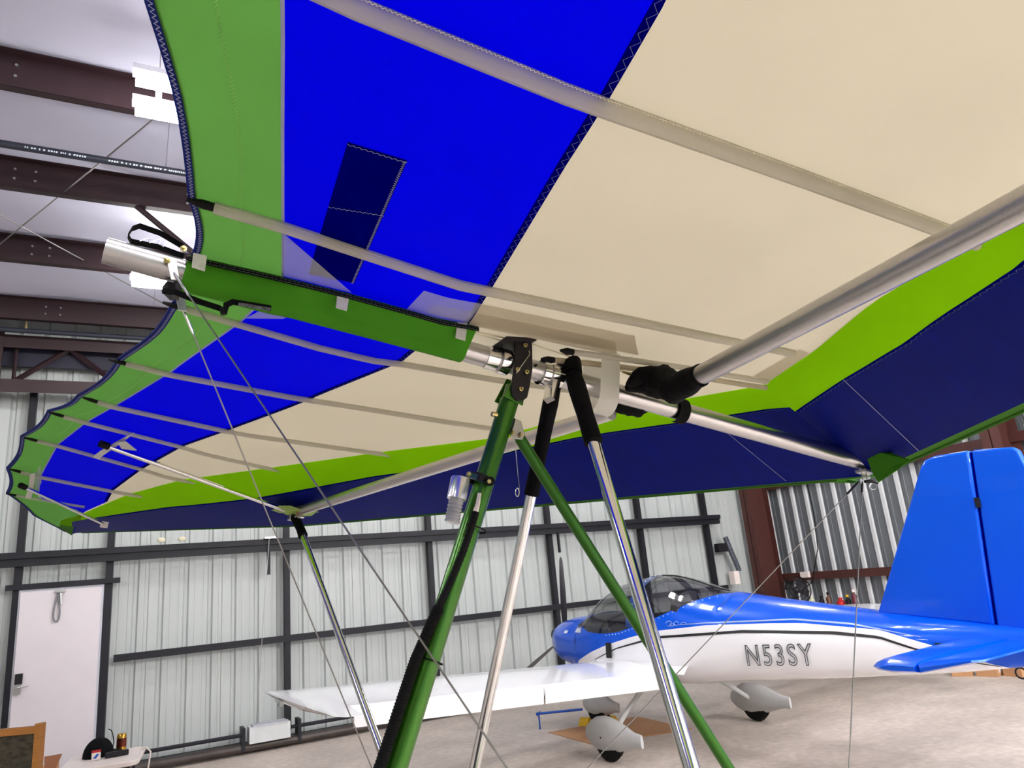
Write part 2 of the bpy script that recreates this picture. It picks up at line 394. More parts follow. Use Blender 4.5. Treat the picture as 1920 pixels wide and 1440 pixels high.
XTE = ([0, 1, 2, 3, 4, 5, 5.3], [-2.78, -2.93, -3.15, -3.36, -3.48, -3.5, -3.3])
def zs(x, y):
    a = abs(y); zt = .05-.05*max(0, a-.9); d = max(0, x-lerp(a, *XTE))
    g = lerp(a, [0, .8, 1.2, 1.8, 3, 4.5], [1, .95, .75, .7, .7, 0])
    return zt+g*lerp(d, [0, .7, 2., 2.5, 2.8], [0, .01, .185, .22, .2])
def zle(y): return -.015-.045*min(abs(y), 3)
def xle(y): return .06-.58*abs(y)
TE_F = ([0, .163, .317, .6, .973, 1.51, 1.813, 2.349, 3.138, 3.901, 4.608, 5.062, 5.35], [-2.78, -2.784, -2.791, -2.84, -2.917, -3.048, -3.163, -3.293, -3.402, -3.448, -3.325, -3.153, -3.06])
TE_N = ([0, .06, .31, .661, .862, 1.2, 1.51, 1.813, 2.349, 3.138, 3.901, 4.608, 5.062, 5.35], [-2.78, -2.784, -2.817, -2.9, -2.954, -3.02, -3.08, -3.163, -3.293, -3.402, -3.448, -3.325, -3.153, -3.06])
GB_F = ([0, .336, .976, 1.547, 1.874, 2.391, 3.211, 3.85, 3.97, 4.18, 4.4, 5.4], [-2.54, -2.589, -2.73, -2.901, -3.005, -3.131, -3.231, -3.261, -3.22, -3.0, -3.02, -3.06])
GB_N = ([0, .079, .33, .667, .995, 1.547, 1.874, 2.391, 3.211, 3.85, 3.97, 4.18, 4.4, 5.4], [-2.53, -2.548, -2.605, -2.683, -2.757, -2.91, -3.005, -3.131, -3.231, -3.261, -3.22, -3.0, -3.02, -3.06])
BW_F = ([0, .237, .351, .948, 1.58, 1.993, 2.604, 3.304, 3.7, 4.18, 5.4], [-2.03, -2.035, -2.033, -2.195, -2.417, -2.568, -2.71, -2.829, -2.85, -2.98, -3.06])
BW_N = ([0, .328, 1.115, 1.328, 1.6, 1.993, 2.604, 3.304, 3.7, 4.18, 5.4], [-1.96, -2.03, -2.208, -2.264, -2.37, -2.568, -2.71, -2.829, -2.85, -2.98, -3.06])
SI_F = ([0, .062, .335, 1.163, 1.661, 2.245, 2.762, 3.322, 4.322, 4.663, 5.05, 5.35], [-.6, -.63, -.764, -1.218, -1.652, -2.083, -2.478, -2.728, -3.007, -3.131, -3.15, -3.06])
SI_N = ([0, .011, .355, .71, 1.245, 1.7, 2.245, 2.762, 3.322, 4.322, 4.663, 5.05, 5.35], [-.6, -.615, -.734, -.915, -1.111, -1.5, -2.05, -2.478, -2.728, -3.007, -3.131, -3.15, -3.06])
SO_F = ([0, .053, .388, .75, 1.345, 1.9, 2.633, 3.41, 4.4, 4.672, 5.35], [-.45, -.487, -.655, -.861, -1.207, -1.586, -2.005, -2.471, -2.94, -3.06, -3.05])
SO_N = ([0, .027, .422, .715, 1.182, 1.9, 2.633, 3.41, 4.4, 4.672, 5.35], [-.42, -.437, -.615, -.754, -1.0, -1.5, -2.005, -2.471, -2.94, -3.06, -3.05])
BATY = [.317, .973, 1.51, 1.813, 2.349, 3.138, 3.901]
def te(y, sg):
    T = TE_F if sg > 0 else TE_N; x = lerp(y, *T)
    L = [0]+BATY+[4.7]
    for a, b in zip(L, L[1:]):
        if a < y < b: x += (.016 if sg < 0 else .02)*math.sin(PI*(y-a)/(b-a))
    return x
def cv(T): return lambda y: lerp(y, *T)
def ysamp(y0, y1, n): return [y0+(y1-y0)*i/n for i in range(n+1)]
def zu(x, y, sg):       # undersurface height between strip edge and leading edge
    xi = lerp(abs(y), *(SI_F if sg > 0 else SI_N)); xl = xle(y); zi = zs(xi, y)
    t = (x-xi)/max(.02, xl-xi); t = max(0, min(1, t)); return zi+(zle(y)-zi)*t
def band(name, fa, fb, zf, mt, sg, y0=0., y1=5.35, ny=70, nx=8, dz=0, parent=None, **k):
    rows = []
    for y in ysamp(y0, y1, ny):
        a = fa(y); b = max(fb(y), a+.0005)
        rows.append([(a+(b-a)*i/nx, sg*y, zf(a+(b-a)*i/nx, sg*y)+dz) for i in range(nx+1)])
    return MB().grid(rows).build(name, mt, parent or wing, angle=60, **k)
def zigzag(name, pts, off, amp, pitch, wid, mt, nrm=(0, 0, -1), parent=None):
    # stitched thread: narrow ribbon zigzagging along a polyline of local points
    P = [Vector(p) for p in pts]; L = [0]
    for a, b in zip(P, P[1:]): L.append(L[-1]+(b-a).length)
    n = max(2, int(L[-1]/pitch*2)); q = []; nv = Vector(nrm)
    for i in range(n+1):
        s = L[-1]*i/n; j = 0
        while j < len(L)-2 and L[j+1] < s: j += 1
        t = (s-L[j])/max(1e-9, L[j+1]-L[j]); p = P[j].lerp(P[j+1], t); d = (P[j+1]-P[j]).normalized(); sd = d.cross(nv).normalized()
        q.append(p+sd*(off+amp*(1 if i % 2 else -1))+nv*.0015)
    mb = MB()
    for a, b in zip(q, q[1:]):
        sd = (b-a).cross(nv).normalized()*wid/2
        mb.add([a-sd, b-sd, b+sd, a+sd], [(0, 1, 2, 3)])
    return mb.build(name, mt, parent or wing, smooth=False, kind='stuff')
for sg, TE, GB, BW, SI, SO in ((1, TE_F, GB_F, BW_F, SI_F, SO_F), (-1, TE_N, GB_N, BW_N, SI_N, SO_N)):
    tef = lambda y, sg=sg: te(y, sg)
    side = 'far half' if sg > 0 else 'near half'
    band('trailing_band', tef, cv(GB), zs, green_sail, sg, nx=5, ny=160, label='green trailing edge band')
    band('sail_panel', cv(GB), cv(BW), zs, blue_sail, sg, nx=6, label='bright blue sail panel')
    band('sail_panel', cv(BW), cv(SI), zs, white_sail, sg, nx=10, label='cream white sail panel')
    band('under_strip', cv(SI), cv(SO), lambda x, y, sg=sg: zu(x, y, sg), lime_sail, sg, nx=3, label='lime green strip of the lower surface')
    lef = lambda y: xle(y)
    band('lower_surface', cv(SO), lambda y, a=cv(SO): max(a(y)+.008, xle(y)-(.012 if sg > 0 else .026)), lambda x, y, sg=sg: zu(x, y, sg), navy_sail, sg, nx=8, label='navy blue lower surface')
    band('leading_band', lambda y, a=cv(SO): max(a(y)+.008, xle(y)-(.012 if sg > 0 else .026)), lambda y: xle(y)+.004, lambda x, y, sg=sg: zu(x, y, sg), green_sail, sg, nx=2, label='narrow green leading edge band')
    # upper skin and leading edge
    rows = []
    for y in ysamp(0, 5.35, 50):
        xi = cv(SI)(y); xl = max(xle(y), xi+.03); zi = zs(xi, sg*y); zl = zle(y); r = []
        for i in range(9):
            t = i/8; xx_ = xi+(xl-xi)*t; z = zi+(zl-zi)*t*t+.10*math.sin(PI*t)**.8*(zi-zl+.05)/.3
            r.append((xx_, sg*y, max(z, zu(xx_, sg*y, sg)+.004)))
        rows.append(r)
    MB().grid(rows).build('upper_surface', white_sail, wing, angle=60)
    pts = [(xle(y), sg*y, zle(y)+.0) for y in ysamp(.13, 5.25, 40)]
    MB().tube(pts, .006, 8).build('leading_edge', green_sail, wing, label='green leading edge pocket')
    MB().tube([(-.05, sg*.04, .045)]+[(xle(y)-.05, sg*y, zle(y)+.062) for y in (1, 2, 2.88, 3.8, 4.6)], .022, 10).build('leading_tube', alu, wing)
    # hem along the trailing edge
    hp = [(te(y, sg), sg*y, zs(te(y, sg), sg*y)) for y in ysamp(0.01, 5.2, 170)]
    hem = MB(); rows = [[(x, y, z-.002), (x+(.018 if sg > 0 else .014), y, z-.004)] for x, y, z in hp]
    hem.grid(rows); hem.grid([[(x, y, z+.002), (x+.018, y, z+.002)] for x, y, z in hp]); hem.tube(hp, .004, 5)
    ho = hem.build('hem', hem_navy, wing, label='navy trailing edge hem')
    zigzag('stitching', [(x+(.009 if sg > 0 else .008), y, z-.005) for x, y, z in hp[:(170 if sg < 0 else 90)]], 0, .004, .012, .0018, thread, parent=ho)
    # seams between panels
    pB = [(lerp(y, *BW), sg*y, zs(lerp(y, *BW), sg*y)) for y in ysamp(.0, 3.7, 90)]
    so_ = MB().grid([[(x-.019, y, z-.002), (x, y, z-.002)] for x, y, z in pB]).build('seam', navy_patch, wing, label='navy seam between blue and white')
    zigzag('stitching', [(x-.0095, y, z-.004) for x, y, z in pB[:60]], 0, .0062, .03, .0009, mat('thread_blue', srgb(95, 105, 165), .7), parent=so_)
    pG = [(lerp(y, *GB), sg*y, zs(lerp(y, *GB), sg*y)) for y in ysamp(.0, 3.9, 90)]
    so_ = MB().grid([[(x-.004, y, z-.002), (x+.003, y, z-.002)] for x, y, z in pG]).build('seam', thread, wing, label='pale seam between green and blue')
    pO = [(lerp(y, *SO), sg*y, zu(lerp(y, *SO), sg*y, sg)) for y in ysamp(.02, 4.2, 90)]
    so_ = MB().grid([[(x, y, z-.003), (x+.016, y, z-.003)] for x, y, z in pO]).build('seam', navy_patch, wing, label='zigzag stitched edge of the navy surface')
    zigzag('stitching', [(x+.008, y, z-.005) for x, y, z in pO[:50]], 0, .006, .028, .0014, mat('thread_dark', srgb(70, 96, 130), .7), parent=so_)
    # light stitch lines along trailing band (hem fold)
    pT = [(te(y, sg)+.115, sg*y, zs(te(y, sg)+.115, sg*y)) for y in ysamp(.05, 2.2, 60)]
    zigzag('stitching', pT, 0, .003, .01, .0012, mat('thread_green', srgb(118, 170, 80), .7))
    # chordwise seam in the navy surface near the nose
    for yy_ in ((.36, .3) if sg < 0 else (.3, .36))[:1]:
        p = [(xx_, sg*yy_, zu(xx_, sg*yy_, sg)-.003) for xx_ in ysamp(lerp(yy_, *SO), xle(yy_)-.03, 10)]
        MB().grid([[Vector(q)+Vector((0, -.0015, 0)), Vector(q)+Vector((0, .0015, 0))] for q in p]).build('stitch_line', thread, wing)

# battens: local plan paths
def batten(pts, r, sg, cap=True, zig=True, lab=None, dz=None):
    pts = [(pts[0][0]+(.03 if pts[0][1] > 1.2 else .006), pts[0][1])]+list(pts[1:])+([(pts[-1][0]+.07, pts[-1][1]+(pts[-1][1]-pts[-2][1])*.1)] if cap and sg > 0 else [])
    P = [Vector((x, y, zs(x, y)-(r*.75 if dz is None else dz))) for x, y in pts]
    Q = []
    for a, b in zip(P, P[1:]):
        for i in range(6):
            q = a.lerp(b, i/6); q.z = zs(q.x, q.y)-r*.75; Q.append(q)
    Q.append(P[-1])
    o = MB().tube(Q, r, 12, flat=.75).build('batten_sleeve', sleeve, wing)
    if zig: zigzag('stitching', [Q[i]+Vector((0, sg*r*1.05, -.001)) for i in range(len(Q))], 0, .0022, .008, .0014, thread_white, parent=o)
    if cap:
        e = P[0]; t = (P[0]-P[1]).normalized()
        MB().tube([e-t*.01, e+t*.025, e+t*.06], [r*.62, r*.7, .004], 10).build('batten_tip', black_rubber, o, label='black cord tip')
    return o
batten([(-2.768, -.325), (-2.607, -.335), (-2.03, -.328), (-1.158, -.32), (-.80, -.325)], .016, -1)
batten([(-2.92, -1.06), (-2.657, -1.063), (-2.213, -1.099), (-1.723, -1.12), (-1.12, -1.14)], .021, -1, cap=False)
batten([(-2.765, .325), (-2.322, .366), (-2.033, .351), (-1.625, .384), (-.85, .39)], .0125, 1, zig=False)
batten([(-2.895, .985), (-2.727, 1.0), (-2.195, .948), (-1.55, 1.016), (-1.18, 1.04)], .0125, 1, zig=False)
batten([(-3.0, 1.52), (-2.901, 1.547), (-2.417, 1.58), (-1.6, 1.66)], .012, 1, zig=False)
batten([(-3.13, 1.835), (-3.005, 1.874), (-2.568, 1.993), (-2.083, 2.24)], .011, 1, zig=False)
batten([(-3.25, 2.36), (-3.131, 2.391), (-2.71, 2.604), (-2.478, 2.76)], .011, 1, zig=False)
batten([(-3.36, 3.15), (-3.231, 3.211), (-2.829, 3.304), (-2.728, 3.322)], .012, 1, zig=False)
batten([(-3.42, 3.905), (-3.3, 3.92), (-3.05, 3.95)], .010, 1, zig=False)
# root battens beside the keel
def pline(L, y): return [wl_y(u, v, y) for u, v in L]
for L, y in ((((1072, 660), (1180, 675), (1300, 692), (1438, 716)), -.12), (((1036, 675), (1110, 682), (1250, 698), (1400, 722), (1436, 727)), -.02)):
    o = MB().tube(pline(L, y), .0105, 10).build('root_batten', sleeve if y < -.1 else film_cream, wing)
    a, b = pline(L[:2], y); t = (a-b).normalized(); MB().tube([a-t*.005, a+t*.02, a+t*.045], [.0105, .012, .004], 10).build('batten_tip', black_rubber, o, label='black rubber tip')

# patches
def patch(name, L, mt, dz, sg=-1, lab=None):
    P = [wl_f(u, v, zs, dz) for u, v in L]
    kw = {'label': lab} if lab else {}
    # subdivide as a fan grid for quads so it follows the sail
    if len(P) == 4:
        rows = []
        for i in range(9):
            a = P[0].lerp(P[3], i/8); b = P[1].lerp(P[2], i/8); r = []
            for j in range(9):
                q = a.lerp(b, j/8); q.z = zs(q.x, q.y)+dz; r.append(q)
            rows.append(r)
        return MB().grid(rows).build(name, mt, wing, **kw), P
    mb = MB(); mb.add(P, [tuple(range(len(P)))]); return mb.build(name, mt, wing, smooth=False, **kw), P
o, P = patch('patch', [(652, 266), (764, 301), (664, 531), (578, 513)], navy_patch, -.003, lab='dark navy rectangular sail patch')
mid = (P[0].lerp(P[3], .41), P[1].lerp(P[2], .37))
sm = lambda a, b: [a.lerp(b, i/8) for i in range(9)]
def onz_(L, d): return [Vector((p.x, p.y, zs(p.x, p.y)+d)) for p in L]
zigzag('stitching', onz_(sm(P[0], P[1]), -.005), .004, .0025, .012, .0014, thread, parent=o)
zigzag('stitching', onz_(sm(P[1], P[2]), -.005), .005, .003, .008, .0014, thread, parent=o)
zigzag('stitching', onz_(sm(*mid), -.005), .0, .0025, .012, .0014, thread, parent=o)
patch('patch', [(532, 438), (532, 438), (660, 549), (532, 518)], film, -.005, lab='pale translucent triangular patch')
patch('patch', [(795, 545), (904, 570), (876, 607), (762, 580)], film, -.004, lab='pale translucent patch by the keel pocket')
patch('patch', [(815, 570), (890, 584), (872, 604), (798, 584)], film, -.006)
patch('patch', [(904, 570), (1190, 630), (1197, 666), (880, 606)], film_cream, -.006, lab='large cream reinforcement patch')
patch('patch', [(893, 588), (1153, 640), (1158, 668), (880, 610)], film_cream, -.008, lab='smaller cream reinforcement patch')
patch('patch', [(1498, 655), (1520, 662), (1442, 716), (1412, 706)], film_cream, -.004)
patch('patch', [(460, 597), (500, 576), (552, 590), (530, 598)], film, -.004, lab='pale patch beyond the keel pocket')
patch('patch', [(698, 634), (735, 642), (792, 655), (705, 637)], film, -.004)
patch('patch', [(64, 892), (76, 872), (78, 905), (66, 925)], film, -.004)

# keel, pocket and fittings
def kz(x): return .006+.0116*(x+2.97)
KR = .0345
mb = MB().tube([(-2.975, 0, kz(-2.975)), (-1.74, 0, kz(-1.74)), (.02, 0, .04)], KR, 24, cap=False)
mb.tube([(-2.975, 0, kz(-2.97)), (-2.6, 0, kz(-2.6))], KR-.003, 24, cap=False)
mb.lathe([(KR, 0), (KR-.003, 0)], (-2.975, 0, kz(-2.975)), (1, 0, 0.01), 24)
mb.build('keel_tube', alu, wing, label='bare aluminium keel tube')
for a, b, r in ((-1.875, -1.835, .0385), (-1.825, -1.79, .043), (-1.665, -1.64, .043), (-1.63, -1.585, .0385)):
    MB().tube([(a, 0, kz(a)), (b, 0, kz(b))], r, 24).build('collar', polish, wing)
SEAM = [(-2.778, -.03), (-2.588, -.057), (-2.375, -.077), (-2.189, -.083), (-1.987, -.082), (-1.955, -.08)]
def pocket(x, s0=-1):
    y = lerp(x, [p[0] for p in SEAM], [p[1] for p in SEAM]); z = zs(x, y)-.002; c = Vector((0, 0, kz(x)+(.0 if x > -2.5 else -.004)))
    R = lerp(x, [-2.78, -2.3, -1.95], [.047, .042, .040]); pts = [Vector((x, y, z)), Vector((x, y-.012, z-.02))]
    for k in range(13):
        a = math.radians(200+k*(345-200)/12.*1.0)
        pts.append(Vector((x, R*math.cos(a)*1.05, c.z+R*math.sin(a))))
    pts.append(Vector((x, R+.004, (c.z+z)/2))); pts.append(Vector((x, y+.09, z)))
    return pts
MB().grid([pocket(-2.785+.83*i/14) for i in range(15)]).build('keel_pocket', pocket_green, wing, label='green fabric keel pocket', angle=70)
sp = [(x, lerp(x, [p[0] for p in SEAM], [p[1] for p in SEAM]), zs(x, 0)-.003) for x in ysamp(-2.79, -1.95, 20)]
so_ = MB().grid([[(x, y-.019, z-.026), (x, y-.0165, z-.012), (x, y-.004, z-.003), (x, y+.005, z-.002)] for x, y, z in sp]).build('seam', blackfab, wing, label='black stitched seam of the keel pocket')
zigzag('stitching', [(x, y-.019, z-.013) for x, y, z in sp], .0, .004, .012, .0013, mat('thread_mid', srgb(110, 125, 120), .7), parent=so_)
zigzag('stitching', [(x, y-.0215, z-.021) for x, y, z in sp], .0, .004, .012, .0013, mat('thread_mid', srgb(110, 125, 120), .7), parent=so_)
tabm = mat('tab_fabric', srgb(205, 205, 195), .6, noise=.1, scale=30, bump=.3, bscale=120)
for L in (((362, 474), (388, 480), (384, 510), (359, 502)), ((632, 548), (655, 553), (650, 584), (629, 578)), ((857, 604), (876, 607), (872, 640), (853, 634))):
    P = [wl_y(u, v, -.088 if u > 400 else -.06) for u, v in L]
    MB().prism(P, (0, -.004, 0)).build('tab', tabm, wing, bevel=.002, smooth=False)
# hang bracket plates
OUT = [(966, 640), (974, 632), (992, 634), (998, 646), (999, 690), (994, 722), (989, 745), (980, 752), (969, 751), (961, 741), (959, 727), (963, 700), (966, 670)]
def plate(name, L, y, th, mt, par, bevel=.0015, lab=None):
    P = [wl_y(u, v, y) for u, v in L]
    kw = {'label': lab} if lab else {}
    return MB().prism(P, (0, th, 0)).build(name, mt, par, smooth=False, bevel=bevel, **kw)
hb = plate('hang_bracket', OUT, -.052, .008, blackmetal, wing, lab='black two-cheek hang bracket')
plate('cheek', OUT, .045, .008, blackmetal, hb)
plate('saddle', [(936, 641), (950, 630), (1006, 633), (1007, 638), (998, 641), (965, 640), (944, 646)], -.06, .12, blackmetal, wing, lab='black saddle plate')
def bolt(par, u, v, y, r=.008, dirn=-1, mt=None, nut=True):
    p = wl_y(u, v, y)
    mb = MB().lathe([(0, -.014), (r*.45, -.014), (r*.5, -.006), (r, -.005), (r, 0), (0, 0)], p, (0, 1, 0), 6)
    return mb.build('bolt', mt or brass, par, smooth=False)
for u, v in ((984, 648), (970, 693), (987, 698), (976, 730)): bolt(hb, u, v, -.054)
MB().tube([wl_y(992, 658, -.062), wl_y(993, 665, -.07), wl_y(968, 700, -.07)], .0015, 6).build('safety_wire', polish, hb)
for u, v in ((957, 672), (1003, 686)): bolt(wing, u, v, -.045, .006, mt=blackmetal)
# milky plastic strap round the keel
ks = []
for x in (-1.455, -1.375):
    c = kz(x); r = []
    for k in range(17):
        a = math.radians(170+k*200/16); r.append((x, .056*math.cos(a), c-.03+.058*math.sin(a)*1.1))
    r = [(x, -.056, .15)]+r+[(x, .056, .15)]; ks.append(r)
MB().grid(ks).build('plastic_strap', mat('milky_plastic', srgb(236, 236, 228), .35, noise=.02, trans=.45), wing, angle=60)
# downtubes with black boots
CN = Vector((-1.44, -.79, -1.745)); CFr = Vector((-1.452, .779, -1.752))
AN = Vector((-1.565, -.052, .02)); AFr = Vector((-1.58, .045, 0))
JF = wl_f(552, 960, lambda x, y: zu(x, y, 1), -.036); JN = Vector((-1.77, -2.88, -.10))
for a, c, r, f1 in ((AN, CN, .0215, .145), (AFr, CFr, .0195, .2)):
    o = MB().tube([a, c], r, 20, flat=.85).build('downtube', polish, wing)
    q = [a.lerp(c, -.0), a.lerp(c, .03), a.lerp(c, .07), a.lerp(c, f1*.6), a.lerp(c, f1)]
    MB().tube(q, [r*1.3, r*1.45, r*1.35, r*1.28, r*1.38], 18).build('boot', blackfab, o, label='black fabric boot')
MB().tube([AN+Vector((0, -.0, .01)), Vector((-1.56, -.045, kz(-1.56)+.045)), Vector((-1.56, .045, kz(-1.56)+.045)), AFr+Vector((0, 0, .01))], [.03, .028, .028, .03], 12).build('boot', blackfab, wing, label='black fabric cover over the keel')
MB().prism([wl_y(*p, -.03) for p in ((1037, 710), (1052, 712), (1047, 735), (1041, 750), (1034, 742))], (0, .05, 0)).build('downtube_bracket', polish, wing, smooth=False)
MB().tube([CN+Vector((0, -.06, 0)), CN, Vector((-1.46, 0, -1.76)), CFr, CFr+Vector((0, .06, 0))], .016, 14).build('base_bar', blackmetal, wing)
MB().tube([JF, CFr], .0195, 18, flat=.9).build('lift_strut', polish, wing)
MB().tube([JF+Vector((0, 0, -.02)), JF.lerp(CFr, .07), JF.lerp(CFr, .1)], [.028, .026, .028], 14).build('boot', blackfab, wing, label='black boot of the lift strut')
# crossbars
KN = Vector((-1.27, -.05, -.02)); KF = Vector((-1.33, .05, -.03))
xb = MB().tube([KN.lerp(JN, .08), JN], .031, 24).build('crossbar', alu, wing, label='near aluminium crossbar')
xf = MB().tube([KF, JF+Vector((.02, -.04, .004))], .029, 24).build('crossbar', alu_soft, wing, label='far aluminium crossbar')
c = KF.lerp(JF, .965); MB().tube([c, KF.lerp(JF, .97)], .0305, 20, cap=False).build('ring_mark', red_p, xf, label='red ring mark')
# black fabric bundle at the crossbar junction
def blob(path, rad, name, mt, par, n=14, flat=1., seed=1, lab=None):
    random.seed(seed); P = [Vector(p) for p in path]; Q = []; R = []
    for i in range(len(P)-1):
        for j in range(5):
            t = j/5; Q.append(P[i].lerp(P[i+1], t)); R.append((rad[i]+(rad[i+1]-rad[i])*t)*random.uniform(.93, 1.07))
    Q.append(P[-1]); R.append(rad[-1])
    kw = {'label': lab} if lab else {}
    return MB().tube(Q, R, n, flat=flat).build(name, mt, par, angle=80, **kw)
blob([wl_y(1176, 724, -.09), wl_y(1200, 706, -.11), wl_y(1240, 712, -.15), KN.lerp(JN, .075), KN.lerp(JN, .128)], [.010, .034, .054, .050, .038], 'junction_cover', blackfab, wing, flat=.9, lab='black fabric cover over the crossbar junction')
blob([wl_y(1148, 764, .06), wl_y(1165, 760, .05), wl_y(1192, 757, .04), wl_y(1222, 748, .03)], [.016, .036, .05, .03], 'junction_cover', blackfab, wing, flat=.9, seed=3, lab='far black fabric junction cover')
blob([wl_y(1175, 728, -.08), wl_y(1200, 722, -.09), wl_y(1235, 732, -.1), wl_y(1270, 740, -.1), wl_y(1290, 728, -.16)], [.012, .028, .03, .028, .02], 'junction_cover', blackfab, wing, seed=5)
ks = []
for x in (-1.085, -1.035):
    c = kz(x); ks.append([(x, .044*math.cos(math.radians(60+k*240/16)), c+.0+.048*math.sin(math.radians(60+k*240/16))) for k in range(17)])
MB().grid(ks).build('keel_strap', blackfab, wing, label='black strap looped round the keel')
MB().tube([wl_y(1222, 718, -.14), wl_y(1231, 735, -.14)], .006, 8).build('red_tag', red_p, wing)
MB().tube([wl_y(1168, 697, -.1), wl_y(1185, 703, -.1), wl_y(1205, 706, -.1)], .005, 8).build('shackle', brass, wing)
# thin lines along the keel top
for (a, b) in (((876, 610), (950, 628)), ((876, 616), (948, 634)), ((876, 622), (946, 640)), ((998, 645), (1090, 676)), ((1130, 690), (1200, 702))):
    MB().tube([wl_y(*a, -.03), wl_y(*b, -.03)], .0025, 6).build('line', thread_white, wing)

# junction fitting far side, tip struts
MB().grid([[JF+Vector((-.12+.06*i, -.14+.09*j, .0-.035*math.sin(PI*i/4)*math.sin(PI*j/3)+.01*((i+j) % 2))) for j in range(4)] for i in range(5)]).build('sail_opening', mat('pale_green', srgb(176, 210, 110), .6, noise=.15, scale=20, trans=.3), wing, label='pale green reinforced opening at the strut junction')
MB().box(JF.x-.03, JF.x+.03, JF.y-.03, JF.y+.03, JF.z-.055, JF.z-.0).build('junction_fitting', alu, wing, smooth=False, bevel=.004)
MB().tube([JF+Vector((-.02, 0, -.03)), JF+Vector((.0, -.07, -.04)), JF+Vector((.05, -.05, -.03))], .008, 8).build('shackle', steel, wing)
a = wl_f(200, 836, zs, -.045)
ts = MB().tube([JF+Vector((-.03, -.03, -.01)), a], .0125, 14).build('tip_strut', polish, wing)
t = (a-JF).normalized(); MB().tube([a-t*.01, a+t*.035], .018, 12).build('end_cap', black_rubber, ts)
def strapq(L, dz, name='tape'):
    P = [wl_f(u, v, zs, dz) for u, v in L]
    return MB().prism(P, (0, 0, .004)).build(name, tabm, wing, smooth=False)
strapq([(174, 857), (188, 846), (240, 817), (252, 812), (232, 828), (192, 855), (186, 862)], -.03)
strapq([(220, 830), (235, 828), (256, 845), (228, 842)], -.05)
a = wl_f(45, 913, zs, -.04); b = wl_f(197, 984, zs, -.06)
ts = MB().tube([a, b], .011, 12).build('tip_strut', polish, wing)
t = (a-b).normalized(); MB().tube([a-t*.01, a+t*.035], .018, 12).build('end_cap', black_rubber, ts)
MB().box(b.x-.03, b.x+.02, b.y-.025, b.y+.02, b.z-.02, b.z+.02).build('end_block', plastic_white, ts, smooth=False)
strapq([(56, 890), (66, 887), (62, 920), (58, 936), (47, 934), (54, 912)], -.03)

# nose flaps
def nflap(L, off, name, mt, lab):
    P = [wl_y(u, v, y) for (u, v), y in zip(L, off)]
    return MB().prism(P, (0.003, 0, -.002)).build(name, mt, wing, smooth=False, label=lab)
nflap([(1620, 842), (1636, 836), (1706, 862), (1684, 879), (1646, 904), (1634, 884)], [-.07, -.09, -.35, -.28, -.12, -.08], 'nose_flap', pocket_green, 'green triangular nose flap, near side')
nflap([(1530, 863), (1540, 868), (1612, 903), (1600, 905), (1536, 903)], [.3, .28, .05, .06, .25], 'nose_flap', pocket_green, 'green triangular nose flap, far side')
nflap([(1590, 845), (1622, 846), (1628, 884), (1606, 872)], [.03, 0, 0, .03], 'nose_gap', blackfab, 'dark gap at the nose')
for L in ([(1620, 842), (1636, 836), (1640, 839), (1623, 846)], [(1522, 860), (1537, 862), (1540, 868), (1531, 866)]):
    y = -.085 if L[0][0] > 1600 else .3
    MB().prism([wl_y(u, v, y) for u, v in L], (0, -.003, 0)).build('tab', tabm, wing, smooth=False)
nf = wl_y(1620, 890, -.02)
mb = MB()
for dx in (0, .03): mb.prism([nf+Vector((dx, 0, 0))+Vector(q) for q in ((-.012, 0, .03), (.012, 0, .03), (.012, 0, -.025), (-.012, 0, -.025))], (0, .004, 0))
mb.box(nf.x-.015, nf.x+.05, nf.y-.02, nf.y+.03, nf.z+.01, nf.z+.02)
mb.build('nose_fitting', steel, wing, smooth=False)
MB().tube([wl_y(1622, 903, -.03), wl_y(1632, 902, -.03), wl_y(1645, 906, -.03)], [.006, .008, .005], 8).build('nose_toggle', black_rubber, wing)
MB().tube([wl_y(1637+7*math.cos(t*PI/6), 912+6*math.sin(t*PI/6), -.03) for t in range(13)], .0012, 5).build('split_ring', steel, wing)
# flying wires
NW = wl_y(1617, 903, 0)
for a, b in ((NW, CN), (NW+Vector((-.01, .01, 0)), CFr)):
    t = (b-a).normalized()
    o = MB().tube([a, b], .0021, 8).build('wire', cable, wing); MB().tube([a+t*.0, a+t*.02, a+t*.08, a+t*.085], [.002, .0045, .0045, .002], 8).build('thimble', blackmetal, o)
RN = wl_y(318, 500, -.045); RF = wl_y(333, 555, .045)
for a, b in ((RN, CN+Vector((-.03, .0, 0))), (RF, CFr+Vector((-.03, 0, 0)))):
    t = (b-a).normalized()
    o = MB().tube([a, b], .0022, 8).build('wire', cable, wing)
    MB().tube([a+t*.02, a+t*.03, a+t*.1, a+t*.11], [.002, .0046, .0042, .002], 8).build('thimble', polish, o)
    MB().prism([a+Vector((-.014, 0, .02)), a+Vector((.012, 0, .022)), a+Vector((.02, 0, -.02))+t*.02, a+Vector((-.0, 0, -.024))+t*.02], (0, -.005, 0)).build('tang', alu_soft, o, smooth=False, bevel=.001)
bolt(wing, 313, 489, -.05, .009); bolt(wing, 344, 467, -.04, .009)
